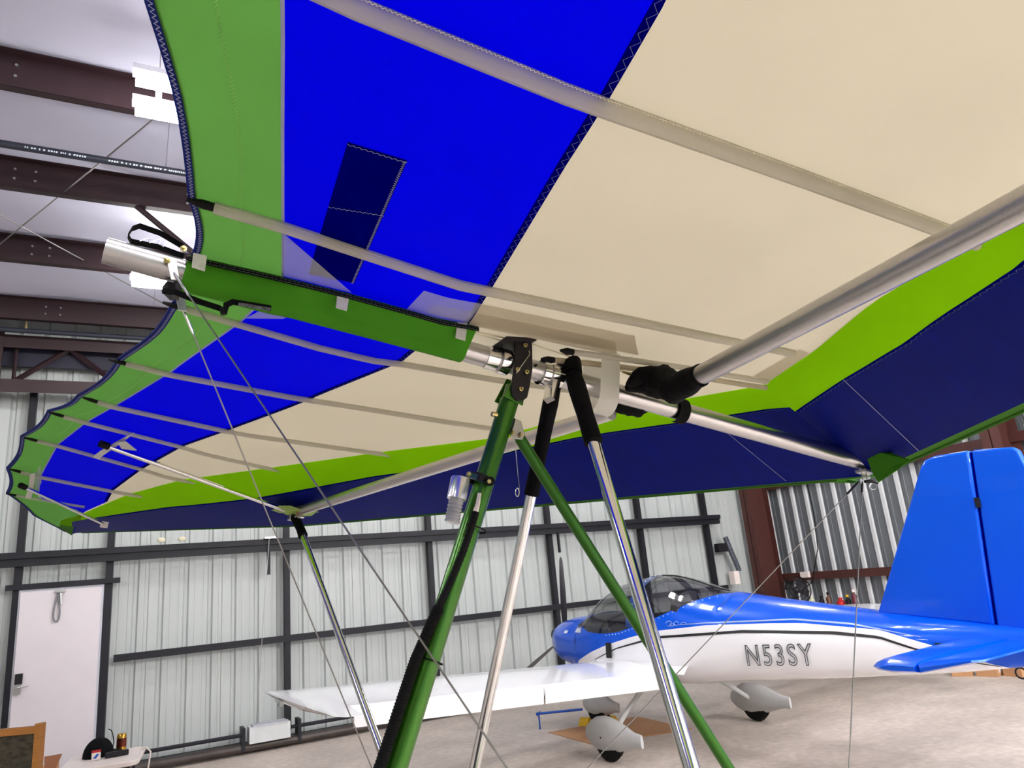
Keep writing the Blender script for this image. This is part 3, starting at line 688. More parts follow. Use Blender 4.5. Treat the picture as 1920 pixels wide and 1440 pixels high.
# rear strap loop
L1 = [(344, 462), (300, 436), (262, 423), (248, 428), (240, 441), (246, 452), (262, 455), (300, 463), (345, 480)]
P = [wl_y(u, v, -.0) for u, v in L1]
Q = []
for i in range(len(P)-1):
    for j in range(4): Q.append(P[i].lerp(P[i+1], j/4))
Q.append(P[-1])
st = MB().grid([[q+Vector((0, -.014, 0)), q+Vector((0, .014, 0))] for q in Q])
st.grid([[q+Vector((0, -.014, -.003)), q+Vector((0, .014, -.003))] for q in Q])
lo = st.build('strap_loop', blackfab, wing, label='black webbing loop over the bare keel end')
scr = [(262, 452), (272, 448), (284, 446), (292, 452), (280, 455), (296, 449), (304, 446), (298, 458), (306, 462), (312, 456)]
MB().tube([wl_y(u, v, -.017) for u, v in scr], .0014, 5).build('marking', label_white, lo)
L2 = [(304, 545), (330, 548), (372, 565), (412, 578), (422, 583), (424, 572), (436, 566), (460, 570), (508, 578)]
P = [wl_y(u, v, -.05) for u, v in L2]
ls = MB().tube(P, .0085, 8, flat=.5, up=(0, 0, 1)).build('lower_strap', blackfab, wing, label='black strap hanging under the keel pocket')
MB().prism([wl_y(u, v, -.062) for u, v in ((448, 567), (508, 577), (507, 583), (447, 572))], (0, .003, 0)).build('check_print', mat('check_print', srgb(90, 90, 92), .7, noise=.9, scale=150), ls, smooth=False)
MB().tube([wl_y(418, 577, -.055), wl_y(420, 589, -.055)], .009, 8).build('buckle', black_rubber, ls)
MB().prism([wl_y(u, v, -.01) for u, v in ((305, 536), (313, 527), (325, 530), (334, 515), (345, 522), (338, 552), (322, 553))], (0, .04, 0)).build('rear_fitting', blackmetal, wing, smooth=False)

# ================================================================== TRIKE
trike = empty('trike', (.25, 1.98, 0)); thing(trike, 'green framed trike whose mast carries the glider wing', 'trike')
def tw(u, v, Y): d = ray(u, v); t = Y/d.y; p = CAM+d*t; return Vector((p.x-.25, p.y-1.98, p.z))
MT = tw(955, 752, 1.985); MBm = tw(742, 1440, 1.975); dM = (MBm-MT).normalized(); MBt = MT+dM*((MT.z-.36)/-dM.z)
mast = MB().tube([MT, MBt], .031, 28).build('mast', green_tube, trike, label='green anodised mast')
MB().tube([MT-dM*.05, MT+dM*.02], .027, 20).build('mast_plug', green_tube, mast)
mb = MB(); ax = Vector((dM.z, 0, -dM.x)).normalized()
for s in (-1, 1):
    mb = MB(); mb.prism([MT+ax*.0+Vector((0, s*.036, 0))-dM*.085+ax*.02, MT+Vector((0, s*.036, 0))+dM*.01+ax*.036, MT+Vector((0, s*.036, 0))+dM*.01-ax*.036, MT+Vector((0, s*.036, 0))-dM*.085-ax*.02], (0, -s*.006, 0)); mb.build('mast_fork', green_tube, mast, smooth=False, bevel=.002)
MB().tube([tw(922, 776, 1.95), tw(932, 778, 1.95)], .008, 8).build('bolt', brass, mast)
FT = tw(972, 818, 1.985); FB = tw(1366, 1440, 2.0); dF = (FB-FT).normalized(); FBt = FT+dF*((FT.z-.36)/-dF.z)
fs = MB().tube([FT, FBt], .0185, 22).build('front_strut', mat('green_strut', srgb(46, 104, 20), .35, .4, noise=.06), trike, label='thinner green front strut')
MB().prism([tw(u, v, 1.955) for u, v in ((967, 785), (977, 790), (984, 815), (980, 824), (966, 822), (958, 816))], (0, .006, 0)).build('strut_bracket', alu, fs, smooth=False, bevel=.001)
MB().prism([tw(u, v, 2.01) for u, v in ((962, 783), (977, 790), (984, 815), (980, 824), (966, 822), (955, 812))], (0, .006, 0)).build('strut_bracket', blackmetal, fs, smooth=False)
for u, v in ((961, 812), (976, 815)): MB().lathe([(0, -.01), (.005, -.01), (.008, -.003), (.008, 0)], tw(u, v, 1.952), (0, 1, 0), 8).build('bolt', brass, fs)
MB().tube([tw(965, 822, 1.94), tw(974, 916, 1.94)], .0015, 6).build('lanyard', polish, trike)
MB().tube([tw(970+3.5*math.cos(k*PI/5), 923+8*math.sin(k*PI/5), 1.94) for k in range(11)], .0015, 5).build('clip', polish, trike)
# clamp and strobe lamp
cm = MT+dM*.30
def mp_(u, v, Y=1.9): return tw(u, v, Y)
cen = mp_(898, 900, 1.98)
MB().lathe([(.033, -.012), (.036, -.012), (.036, .012), (.033, .012)], cen, dM, 24).build('clamp_band', blackmetal, mast)
MB().lathe([(0, -.012), (.014, -.012), (.014, .0), (0, .0)], mp_(917, 903, 1.94), (0, 1, 0), 16).build('clamp_knob', black_rubber, mast)
MB().lathe([(0, -.006), (.006, -.006), (.006, 0)], mp_(916, 903, 1.925), (0, 1, 0), 10).build('bolt', brass, mast)
MB().prism([mp_(u, v, 1.95) for u, v in ((880, 884), (905, 893), (917, 900), (912, 908), (885, 896), (874, 893))], (0, .012, 0)).build('clamp_arm', mat('teal_metal', srgb(20, 60, 80), .35, .6), mast, smooth=False, bevel=.002)
MB().lathe([(0, -.006), (.005, -.006), (.008, 0)], mp_(879, 889, 1.945), (0, 1, 0), 10).build('bolt', brass, mast)
sa = mp_(864, 896, 1.93); sb = mp_(847, 980, 1.93); sd = (sb-sa).normalized(); LL = (sb-sa).length
strobe = MB().lathe([(0, 0), (.026, 0), (.0285, .004), (.0285, LL*.48), (.024, LL*.5), (.0, LL*.5)], sa, sd, 28).build('beacon_body', mat('beacon_silver', (.75, .75, .78), .25, .85), trike, label='silver beacon body')
pf = [(.0, LL*.5), (.019, LL*.5)]
for i in range(12): pf += [(.0225 if i % 2 else .0195, LL*(.52+.04*i))]
pf += [(.021, LL), (0, LL)]
MB().lathe(pf, sa, sd, 24).build('beacon_lens', mat('ribbed_glass', srgb(170, 172, 175), .1, 0, noise=.2, alpha=.75, coat=1.), strobe, label='ribbed clear beacon lens')
# wiring loom down the mast
loom = []
for u, v in ((892, 960), (885, 985), (868, 1035), (845, 1090), (822, 1140), (800, 1190), (778, 1240), (758, 1300), (735, 1370), (712, 1440)):
    loom.append(mp_(u, v, 1.94 if v < 1000 else 1.955))
Q = []; R = []
for i in range(len(loom)-1):
    seg = 22 if i > 3 else 12
    for j in range(seg): Q.append(loom[i].lerp(loom[i+1], j/seg)); R.append((.0165 if i > 3 else .0115)*(1.05 if j % 2 else .92))
Q.append(loom[-1]+(loom[-1]-loom[-2])*.9); R.append(.016)
MB().tube(Q, R, 10).build('wiring_loom', black_rubber, trike, label='black corrugated wiring loom')
MB().tube([mp_(899, 925, 1.94), mp_(896, 945, 1.94), mp_(891, 962, 1.94)], [.006, .007, .009], 8).build('wire_sleeve', plastic_white, trike)
for u, v in ((884, 992), (801, 1240)):
    q = mp_(u, v, 1.97); MB().lathe([(.034, -.002), (.0355, -.002), (.0355, .002), (.034, .002)], q+Vector((.01, 0, 0)), dM, 20).build('cable_tie', black_rubber, mast)
# chassis below the frame of the picture
MB().tube([(MBt.x-.25, MBt.y, .36), (FBt.x+.35, FBt.y, .34)], .032, 16).build('chassis_tube', green_tube, trike)
MB().tube([(MBt.x, -.8, .22), (MBt.x, MBt.y, .37), (MBt.x, .8, .22)], .022, 12).build('axle', green_tube, trike)
MB().tube([(FBt.x+.32, 0, .42), (FBt.x+.38, 0, .17)], .016, 10).build('fork', alu, trike)
def tyre(name, c, r, par):
    pf = [(r*.45, -.05), (r*.8, -.055), (r*.97, -.035), (r, 0), (r*.97, .035), (r*.8, .055), (r*.45, .05)]
    o = MB().lathe(pf, c, (0, 1, 0), 28).build(name, black_rubber, par)
    MB().lathe([(0, -.03), (r*.46, -.05), (r*.46, .05), (0, .03)], c, (0, 1, 0), 20).build('hub', alu, o); return o
tyre('wheel', (MBt.x, -.82, .2), .2, trike); tyre('wheel', (MBt.x, .82, .2), .2, trike); tyre('wheel', (FBt.x+.38, 0, .17), .17, trike)
MB().prism([(.25, -.2, .44), (.7, -.2, .42), (.72, -.2, .47), (.3, -.2, .5), (.12, -.2, .8), (.06, -.2, .79)], (0, .4, 0)).build('seat', seat_dark, trike, smooth=False, bevel=.02)
# ================================================================== AIRCRAFT (local: x forward, y its left, z up)
plane = empty('aircraft', (5.09, 6.28, 0), math.radians(95)); thing(plane, 'blue and white low-wing light aircraft parked behind the glider', 'aircraft')
ST = [  # x, half width, top, bottom
 (1.93, .15, 1.07, .84), (1.90, .22, 1.12, .79), (1.80, .33, 1.165, .74), (1.62, .42, 1.195, .69), (1.4, .475, 1.215, .65), (1.2, .505, 1.225, .61), (1.1, .515, 1.24, .595), (1.02, .52, 1.31, .585), (.95, .525, 1.385, .575), (.85, .53, 1.46, .57),
 (.74, .535, 1.515, .56), (.6, .54, 1.555, .555), (.46, .54, 1.58, .55), (.28, .54, 1.6, .55), (.11, .54, 1.605, .55), (-.1, .535, 1.59, .555), (-.27, .53, 1.555, .56), (-.45, .52, 1.505, .575), (-.61, .51, 1.452, .59), (-.8, .495, 1.412, .61), (-.99, .475, 1.382, .625),
 (-1.3, .44, 1.335, .65), (-1.57, .40, 1.30, .675), (-1.8, .37, 1.27, .69), (-2.06, .33, 1.238, .712), (-2.3, .29, 1.205, .735), (-2.5, .255, 1.18, .75), (-2.7, .22, 1.155, .77), (-2.9, .185, 1.135, .79), (-3.1, .145, 1.11, .815), (-3.3, .10, 1.085, .84), (-3.5, .055, 1.06, .865), (-3.56, .03, 1.04, .9)]
SX = [q[0] for q in ST][::-1]
def stv(x, k): return lerp(x, SX, [q[k] for q in ST][::-1])
BWL = ([-3.6, -3.16, -3.12, -3.0, -2.8, -2.67, -2.4, -2.03, -1.78, -1.47, -.85, -.27, .1, .49, .8, 1.07, 1.25, 2], [.3, .8, .85, .895, .97, 1.01, 1.09, 1.125, 1.148, 1.152, 1.145, 1.10, 1.04, .96, .875, .78, .66, .3])
BKL = ([-3.14, -2.99, -2.65, -2.4, -2.05, -1.24, -.25, .35, .75], [.84, .87, .955, 1.04, 1.075, 1.092, 1.04, .925, .8])
PNL = ([-2.69, -2.4, -2.18, -1.7, -.84, -.5], [1.04, 1.095, 1.135, 1.178, 1.165, 1.15])
SIL = ([-.88, -.80, -.68, -.45, -.21, .13, .3, .57, .83, .95, 1.02, 1.09], [1.40, 1.395, 1.37, 1.285, 1.21, 1.125, 1.085, 1.065, 1.08, 1.13, 1.2, 1.235])
def half(x, z):
    w_, zt, zb = stv(x, 1), stv(x, 2), stv(x, 3)
    if -.9 < x < 1.12:
        zc = .95
    else: zc = min(.95, (zt+zb)/2+.02) if x > 1 else .96
    if z >= zc:
        t = min(1, (z-zc)/(zt-zc)); n = 2.3; return w_*max(0, 1-t**n)**(1/2.)
    t = min(1, (zc-z)/(zc-zb)); return w_*max(0, 1-t**3.4)**(1/2.6)
def sil(x):
    zt = stv(x, 2); b = lerp(x, *BWL)
    if -.88 <= x <= 1.09: return min(lerp(x, *SIL), zt-.004)
    b = max(b, stv(x, 3)); return b+(zt-b)*.5
xs = []
for a, b in zip(ST, ST[1:]):
    n = 3 if abs(a[0]-b[0]) > .15 else 2
    xs += [a[0]+(b[0]-a[0])*i/n for i in range(n)]
xs.append(ST[-1][0])
xs = sorted(set(xs+[-.88, 1.09]), reverse=True)
def ringpts(x, part):
    zt, zb = stv(x, 2), stv(x, 3); b = min(max(lerp(x, *BWL), zb+.0001), zt-.01); sl = sil(x)
    if part == 'white': zz = [zb+(b-zb)*(1-math.cos(t*PI/16)) for t in range(9)]
    elif part == 'blue': zz = [b+(sl-b)*t/8 if b > zb+.01 else b+(sl-b)*(1-math.cos(t*PI/16)) for t in range(9)]
    else: zz = [sl+(zt-sl)*math.sin(t*PI/20) for t in range(11)]
    return [(half(x, z), z) for z in zz]
fus = MB()
for sg in (1, -1):
    fus.grid([[(x, sg*y, z) for y, z in ringpts(x, 'white')] for x in xs if x < 1.3], 0)
    fus.grid([[(x, sg*y, z) for y, z in ringpts(x, 'blue')] for x in xs], 1)
    fus.grid([[(x, sg*y, z) for y, z in ringpts(x, 'top')] for x in xs if x >= 1.09], 1)
    fus.grid([[(x, sg*y, z) for y, z in ringpts(x, 'top')] for x in xs if x <= -.88], 1)
rg = [p for p in ringpts(1.93, 'blue')]+ringpts(1.93, 'top')
fus.add([(1.93, y, z) for y, z in rg]+[(1.93, -y, z) for y, z in rg[::-1]], [tuple(range(2*len(rg)))], 1)
rg = ringpts(-3.56, 'blue')+ringpts(-3.56, 'top')
fus.add([(-3.56, y, z) for y, z in rg]+[(-3.56, -y, z) for y, z in rg[::-1]], [tuple(range(2*len(rg)))], 1)
fus.build('fuselage', [white_gloss, blue_gloss], plane, angle=50)
can = MB(); gx = [x for x in xs if -.88 <= x <= 1.09]
for sg in (1, -1): can.grid([[(x, sg*y*.996, z*.998+.002) for y, z in ringpts(x, 'top')] for x in gx])
canopy = can.build('canopy', glass_tint, plane, label='tinted glass bubble canopy', angle=60)
# windscreen bow and canopy skirt with rivets
bow = []
for sg in (1, -1):
    bow.append([[(x+dx, sg*(y+.006), z+.006) for dx in (-.06, .06)] for y, z in ringpts(.12, 'top') for x in (.12,)])
MB().grid(bow[0]).grid(bow[1]).build('canopy_bow', mat('bow_blue', srgb(20, 60, 130), .3, .2, coat=.8), canopy)
MB().tube([(x, 0, stv(x, 2)+.004) for x in ysamp(-.8, .1, 12)], .006, 6).build('canopy_rail', black_paint, canopy)
rv = MB()
for sg in (1, -1):
    for x in ysamp(-.86, .5, 26):
        z = sil(x)-.018; y = half(x, z); rv.lathe([(0, .006), (.005, .004), (.0065, 0)], (x, sg*y, z), (0, sg, .3), 6)
    for y, z in ringpts(.12, 'top')[1:-1]: rv.lathe([(0, .01), (.005, .008), (.0065, 0)], (.12, sg*(y+.006), z+.006), (0, sg*y, z-1.1), 6)
rv.build('rivet', mat('rivet_bright', srgb(200, 215, 235), .3, .6), canopy, kind='stuff')
# cockpit
MB().grid([[(x, y*(.5-.02*abs(x-.9)), 1.235-.10*abs(y)**3-(.0 if x > .6 else .03)) for y in ysamp(-1, 1, 8)] for x in (1.06, .9, .7, .58, .55)]).build('glareshield', seat_dark, plane)
MB().box(.52, .56, -.45, .45, .85, 1.2).build('instrument_panel', blackmetal, plane, smooth=False)
MB().box(-.75, 1.0, -.45, .45, .74, .8).build('cockpit_floor', seat_dark, plane, smooth=False)
for sg in (1, -1):
    st_ = MB().prism([(.1, sg*.24-.2, .84), (-.32, sg*.24-.2, .84), (-.52, sg*.24-.2, 1.33), (-.42, sg*.24-.2, 1.35), (-.24, sg*.24-.2, .95), (.1, sg*.24-.2, .95)], (0, .4, 0)).build('seat', seat_dark, plane, smooth=False, bevel=.02)
MB().prism([(-.58, -.48, .8), (-.62, -.48, 1.1), (-.62, .48, 1.1), (-.58, .48, .8)], (-.01, 0, 0)).build('bulkhead', seat_dark, plane, smooth=False)
hs = MB().tube([(.3+.07*math.cos(k*PI/8), .1+.03*math.sin(k*PI/8), 1.5+.05*math.sin(k*PI/8)) for k in range(17)], .006, 6); hs.build('cabin_latch', blackmetal, plane)
# paint stripes that stand a hair off the skin
def stripe(T, x0, x1, wd, name, mt, lab, taper=True, off=.003, sides=(1, -1)):
    mb = MB(); N_ = 70
    for sg in sides:
        rows = []
        for i in range(N_+1):
            x = x0+(x1-x0)*i/N_; z = lerp(x, *T); wdt = wd*(min(1, .25+3*min(i, N_-i)/N_) if taper else 1)
            r = []
            for k in range(3):
                zz = z+wdt*(k/2-.5); zz = max(zz, stv(x, 3)+.003); r.append((x, sg*(half(x, zz)+off), zz))
            rows.append(r)
        mb.grid(rows)
    return mb.build(name, mt, plane, label=lab)
stripe(BKL, -3.14, .75, .022, 'stripe', black_paint, 'thin black cheat line')
stripe(PNL, -2.69, -.5, .012, 'stripe', pin_silver, 'pale pinstripe on the blue')
cr = MB()
for (cx_, cz_, r_, a0, a1) in ((-.42, 1.165, .028, 0, 5.2), (-.46, 1.155, .018, 2, 7), (-.51, 1.165, .022, -1.5, 3), (-.6, 1.15, .03, .4, 2.6)):
    cr.tube([(cx_+r_*1.4*math.cos(a0+(a1-a0)*k/10), half(cx_, cz_+r_*.6*math.sin(a0+(a1-a0)*k/10))+.004, cz_+r_*.8*math.sin(a0+(a1-a0)*k/10)) for k in range(11)], .0028, 5)
cr.build('scroll_emblem', pin_silver, plane, label='small silver scroll emblem')
# registration, outline letters
tc_ = bpy.data.curves.new('registration', 'FONT'); tc_.body = 'N53SY'; tc_.size = .235; tc_.fill_mode = 'NONE'; tc_.bevel_depth = .0042; tc_.bevel_resolution = 1; tc_.space_character = 1.22
to = bpy.data.objects.new('registration', tc_); C.objects.link(to); to.parent = plane; to.data.materials.append(mat('letter_grey', srgb(60, 62, 68), .4)); to['label'] = 'outlined letters N53SY'
x0, x1 = -1.255, -1.945; zb_ = .817
y0_, y1_ = half(x0, .9)+.013, half(x1, .9)+.013
dirx = Vector((x1-x0, y1_-y0_, .018)).normalized(); up_ = Vector((0, -.06, 1)).normalized(); nrm = dirx.cross(up_).normalized(); up_ = nrm.cross(dirx)
mm = Matrix((dirx*.80, up_, nrm)).transposed().to_4x4(); mm.translation = (x0, y0_, zb_); to.matrix_local = mm
me_ = bpy.data.meshes.new_from_object(to.evaluated_get(bpy.context.evaluated_depsgraph_get())); me_.materials.clear(); me_.materials.append(MATS['letter_grey'])
t2 = bpy.data.objects.new('registration_letters', me_); C.objects.link(t2); t2.parent = plane; t2.matrix_local = mm; t2['label'] = 'outlined letters N53SY'; bpy.data.objects.remove(to)
MB().prism([(x, half(x, .9)+.004, z) for x, z in ((-2.78, 1.0), (-2.89, 1.0), (-2.88, .93), (-2.79, .93))], (0, .003, 0)).build('data_plate', black_paint, plane, smooth=False)
# wing panels
def airfoil(xc, c, th, n=14):
    pts = []
    for i in range(n+1):
        t = .5*(1-math.cos(PI*i/n)); yt = 5*th*(.2969*math.sqrt(t)-.126*t-.3516*t*t+.2843*t**3-.1015*t**4); pts.append((t, yt))
    return [(xc-c*t, yt*1.25) for t, yt in pts], [(xc-c*t, -yt*.75) for t, yt in pts]
def wing_panel(sg, dih):
    root = MB(); rows = []; LEx = .80
    ys_ = [.46, .8, 1.5, 2.2, 3.0, 3.68]; 
    def ring(y, cend, sc=1., zoff=0, LE=LEx, c=1.47):
        up, lo = airfoil(LE, c, .135*sc); z0 = .722+dih*(y-.5)+zoff
        cut = LE-cend
        U = [(x, z0+z-.02*(LE-x)/c) for x, z in up if x >= cut-1e-6]; L_ = [(x, z0+z-.02*(LE-x)/c) for x, z in lo if x >= cut-1e-6]
        # exact cut points
        def at_(P, s):
            for a, b in zip(P, P[1:]):
                if b[0] <= cut <= a[0]: t = (a[0]-cut)/(a[0]-b[0]+1e-9); return (cut, z0+s[0]+(s[1]-s[0])*t)
        ts = [a for a in up]; k = max(i for i, q in enumerate(up) if q[0] >= cut-1e-6)
        if k < len(up)-1:
            t = (up[k][0]-cut)/(up[k][0]-up[k+1][0]); U.append((cut, z0+up[k][1]+(up[k+1][1]-up[k][1])*t-.02*cend/c)); L_.append((cut, z0+lo[k][1]+(lo[k+1][1]-lo[k][1])*t-.02*cend/c))
        R_ = [(x, sg*y, z) for x, z in U]+[(x, sg*y, z) for x, z in L_[::-1]]
        return R_
    root.grid([ring(y, 1.20) for y in ys_], closed=True)
    r1 = ring(3.2, 1.47); 
    root.grid([ring(3.68, 1.47), ring(3.75, 1.47), ring(3.8, 1.47), ring(3.87, 1.46, .9, .01), ring(3.93, 1.48, .66, .03, .80, 1.48), ring(3.98, 1.46, .34, .05, .79, 1.46), ring(4.0, 1.42, .06, .056, .78, 1.42)], closed=True)
    rr = ring(3.68, 1.20); root.add(rr, [tuple(range(len(rr)))]); rr = ring(3.68, 1.47); root.add(rr, [tuple(range(len(rr)))])
    rr = ring(4.0, 1.42, .06, .056, .78, 1.42); root.add(rr, [tuple(range(len(rr)))])
    o = root.build('wing_panel', white_gloss, plane, angle=30)
    MB().tube([(.55, sg*3.95, .93+dih*0), (.35, sg*3.99, .935), (.2, sg*4.0, .93)], .02, 8).build('tip_light', mat('tip_glass', srgb(160, 165, 160), .1, .2, noise=.3, coat=1.), o).location = (0, 0, .722+dih*3.5-.93+.01)
    for y0, y1, nm in ((.5, 2.0, 'flap'), (2.02, 3.66, 'aileron')):
        rows = []
        for y in (y0, y1):
            z0 = .722+dih*(y-.5); a = math.radians(84)
            P = [(0, .03), (-.0, -.02), (-.06, -.0), (-.125, .0), (-.06, .02)]
            P = [(-.405+px*math.cos(a)-pz*math.sin(a), z0-.005+pz*math.cos(a)+px*math.sin(a)) for px, pz in P]
            rows.append([(x, sg*y, z) for x, z in P])
        f = MB().grid(rows, closed=True); f.add(rows[0], [tuple(range(5))]); f.add(rows[1], [tuple(range(5))])
        f.build(nm, white_gloss, o, smooth=False)
    # fairing at the root
    MB().grid([[(x, sg*(half(x, .78)-.02+.09*t*t), .722+.15*t*(1-t)+( .10 if .9 > x > -.3 else .05)*(1-t)) for t in ysamp(0, 1, 5)] for x in ysamp(-.6, .7, 12)]).build('root_fairing', white_gloss, o)
    return o
wing_panel(1, .062); wing_panel(-1, .046)
# tail
def slab(poly, y, th, name, mt, par=plane, bev=.012, **k):
    return MB().prism([(x, y-th/2, z) for x, z in poly], (0, th, 0)).build(name, mt, par, smooth=True, angle=50, bevel=bev, **k)
fin = slab([(-2.28, 1.19), (-2.88, 2.25), (-2.92, 2.295), (-3.0, 2.312), (-3.247, 2.305), (-3.122, 1.10)], 0, .075, 'fin', blue_gloss, bev=.018)
rud = slab([(-3.262, 2.305), (-3.52, 2.275), (-3.555, 2.25), (-3.80, .98), (-3.7, .87), (-3.55, .86), (-3.50, .95), (-3.15, 1.03), (-3.137, 1.10)], 0, .06, 'rudder', blue_gloss, bev=.016)
MB().prism([(-3.245, -.02, 2.29), (-3.264, -.02, 2.29), (-3.14, -.02, 1.1), (-3.12, -.02, 1.1)], (0, .04, 0)).build('hinge_gap', navy_patch, rud, smooth=False)
MB().box(-3.235, -3.205, -.045, .045, 1.9, 1.97).build('hinge', blackmetal, rud, smooth=False)
for pts_, nm in ((((-2.33+.0, 1.24), (-2.9, 2.2)), 'rivet'), (((-3.3, 2.24), (-3.5, 2.22)), 'rivet'), (((-3.31, 1.95), (-3.56, 1.93)), 'rivet'), (((-3.3, 1.6), (-3.6, 1.57)), 'rivet'), (((-2.45, 1.22), (-3.05, 1.16)), 'rivet')):
    rv = MB(); a, b = pts_; n = int(math.hypot(a[0]-b[0], a[1]-b[1])/.035)
    for i in range(n+1):
        t = i/n
        for sg in (1, -1): rv.lathe([(0, .0015), (.003, .001), (.0042, 0)], (a[0]+(b[0]-a[0])*t-.02, sg*.038 if a[0] > -3.2 else sg*.031, a[1]+(b[1]-a[1])*t), (0, sg, 0), 5)
    rv.build('rivet', blue_gloss, fin, kind='stuff')
for sg in (1, -1):
    rows = []
    for y, le, tt, sc in ((.05, -2.86, -3.22, 1), (.6, -2.89, -3.23, 1), (1.12, -2.92, -3.24, 1), (1.25, -2.95, -3.24, .8), (1.30, -3.02, -3.24, .35)):
        z0 = .985+.005*y; c = le-tt
        rows.append([(le, sg*y, z0), (le-.03, sg*y, z0+.03*sc), (le-c*.4, sg*y, z0+.055*sc), (tt, sg*y, z0+.042*sc), (tt, sg*y, z0-.03*sc), (le-c*.4, sg*y, z0-.036*sc), (le-.03, sg*y, z0-.025*sc)])
    st_ = MB().grid(rows, closed=True); st_.add(rows[-1], [tuple(range(7))]); st_.add(rows[0], [tuple(range(7))])
    so_ = st_.build('stabiliser', blue_gloss, plane, angle=75)
    rows = []
    for y, le, sc in ((.08, -3.25, 1), (1.1, -3.25, 1), (1.14, -3.25, 1), (1.27, -3.25, .8), (1.32, -3.28, .35)):
        z0 = .985+.005*y
        rows.append([(le, sg*y, z0+.034*sc), (le-.37*(1 if sc > .5 else .8), sg*y, z0+.065), (le-.375*(1 if sc > .5 else .8), sg*y, z0+.055), (le, sg*y, z0-.03*sc)])
    el = MB().grid(rows, closed=True); el.add(rows[-1], [(0, 1, 2, 3)]); el.add(rows[0], [(0, 1, 2, 3)])
    el.build('elevator', blue_gloss, plane, angle=45)
MB().tube([(-3.2+.035*math.cos(k*PI/6), 0, .79+.035*math.sin(k*PI/6)) for k in range(13)], .006, 6).build('tie_down_ring', blackmetal, plane)
# propeller
hub = Vector((2.0, -.02, .965))
MB().lathe([(.17, -.06), (.14, 0), (.125, .06), (.09, .12), (.05, .16), (0, .18)], hub, (1, 0, 0), 28).build('spinner', blue_gloss, plane)
for k in range(3):
    a = math.radians(-3+120*k); rad_ = Vector((0, math.sin(a), math.cos(a))); tan_ = Vector((0, math.cos(a), -math.sin(a))); rows = []
    for r_, ch, tw_ in ((.1, .05, 60), (.3, .062, 45), (.55, .06, 30), (.8, .048, 22), (.93, .035, 18), (.97, .012, 17)):
        b = math.radians(tw_); cd_ = tan_*math.cos(b)+Vector((1, 0, 0))*math.sin(b); nd = Vector((1, 0, 0))*math.cos(b)-tan_*math.sin(b); c0 = hub+rad_*r_
        rows.append([c0+cd_*ch*.62, c0+nd*ch*.12, c0-cd_*ch*.62, c0-nd*ch*.1])
    MB().grid(rows, closed=True).build('propeller_blade', blackmetal if k != 1 else mat('blade_grey', srgb(130, 130, 132), .35, .5), plane)
# inlets, stickers on the cowl
for sg in (1, -1):
    MB().lathe([(.0, 0), (.075, 0), (.085, .012), (.08, .02)], (1.925, sg*.16, 1.0), (1, 0, 0), 20).build('air_inlet', black_paint, plane)
def decal(name, x0, x1, z0, z1, mt, lab, side=1):
    rows = [[(x, side*(half(x, z)+.003), z) for z in (z0, (z0+z1)/2, z1)] for x in ysamp(x0, x1, 4)]
    MB().grid(rows).build(name, mt, plane, label=lab)
decal('sticker', .98, 1.13, 1.07, 1.115, label_white, 'white cowl sticker')
decal('sticker', 1.3, 1.38, 1.055, 1.085, label_white, 'small white cowl sticker')
decal('cowl_seam', 1.0, 1.004, .62, 1.22, black_paint, 'dark cowl seam')
MB().prism([(.42, .56, .83), (.5, .56, .83), (.5, .55, .98), (.42, .55, .98)], (0, .01, 0)).build('step', black_paint, plane, smooth=False)
# landing gear
def pant(x, y, z0, ln, w_, h_, name='wheel_fairing'):
    rows = []
    for t, s in ((0, .05), (.04, .38), (.12, .66), (.24, .92), (.38, 1.), (.55, .9), (.72, .66), (.88, .4), (1., .2)):
        c = Vector((x+ln*(.45-t), y, z0+h_*(.5+.02*math.sin(t*3)))); r = []
        for k in range(18):
            a = k*2*PI/18; ca, sa_ = math.cos(a), math.sin(a)
            r.append((c.x, c.y+w_/2*s*ca*(1 if t < .8 else .8), c.z+h_/2*(s if t < .8 else max(s, .36))*(sa_ if sa_ > 0 else sa_*.9)))
        rows.append(r)
    mb = MB().grid(rows, closed=True); mb.add(rows[0], [tuple(range(18))]); mb.add(rows[-1], [tuple(range(18))])
    o = mb.build(name, fairing_white, plane, angle=40)
    MB().lathe([(0, -.055), (.1, -.06), (.15, -.05), (.168, 0), (.15, .05), (.1, .06), (0, .055)], (x+.02, y, .165), (0, 1, 0), 24).build('tyre', black_rubber, o)
    return o
for sg in (1, -1):
    o = pant(.0, sg*1.03, .045, .80, .21, .34)
    MB().tube([(.12, sg*.38, .60), (.06, sg*.72, .40), (.02, sg*.95, .24)], [.03, .026, .022], 12, flat=.7).build('gear_leg', fairing_white, plane)
    MB().lathe([(0, .006), (.009, .004), (.009, 0)], (.02, sg*1.13, .22), (0, sg, 0), 8).build('bolt', blackmetal, o)
pant(1.45, 0, .05, .66, .17, .30)
MB().tube([(.98, 0, .62), (1.2, 0, .45), (1.46, 0, .24)], .018, 10).build('gear_leg', fairing_white, plane)
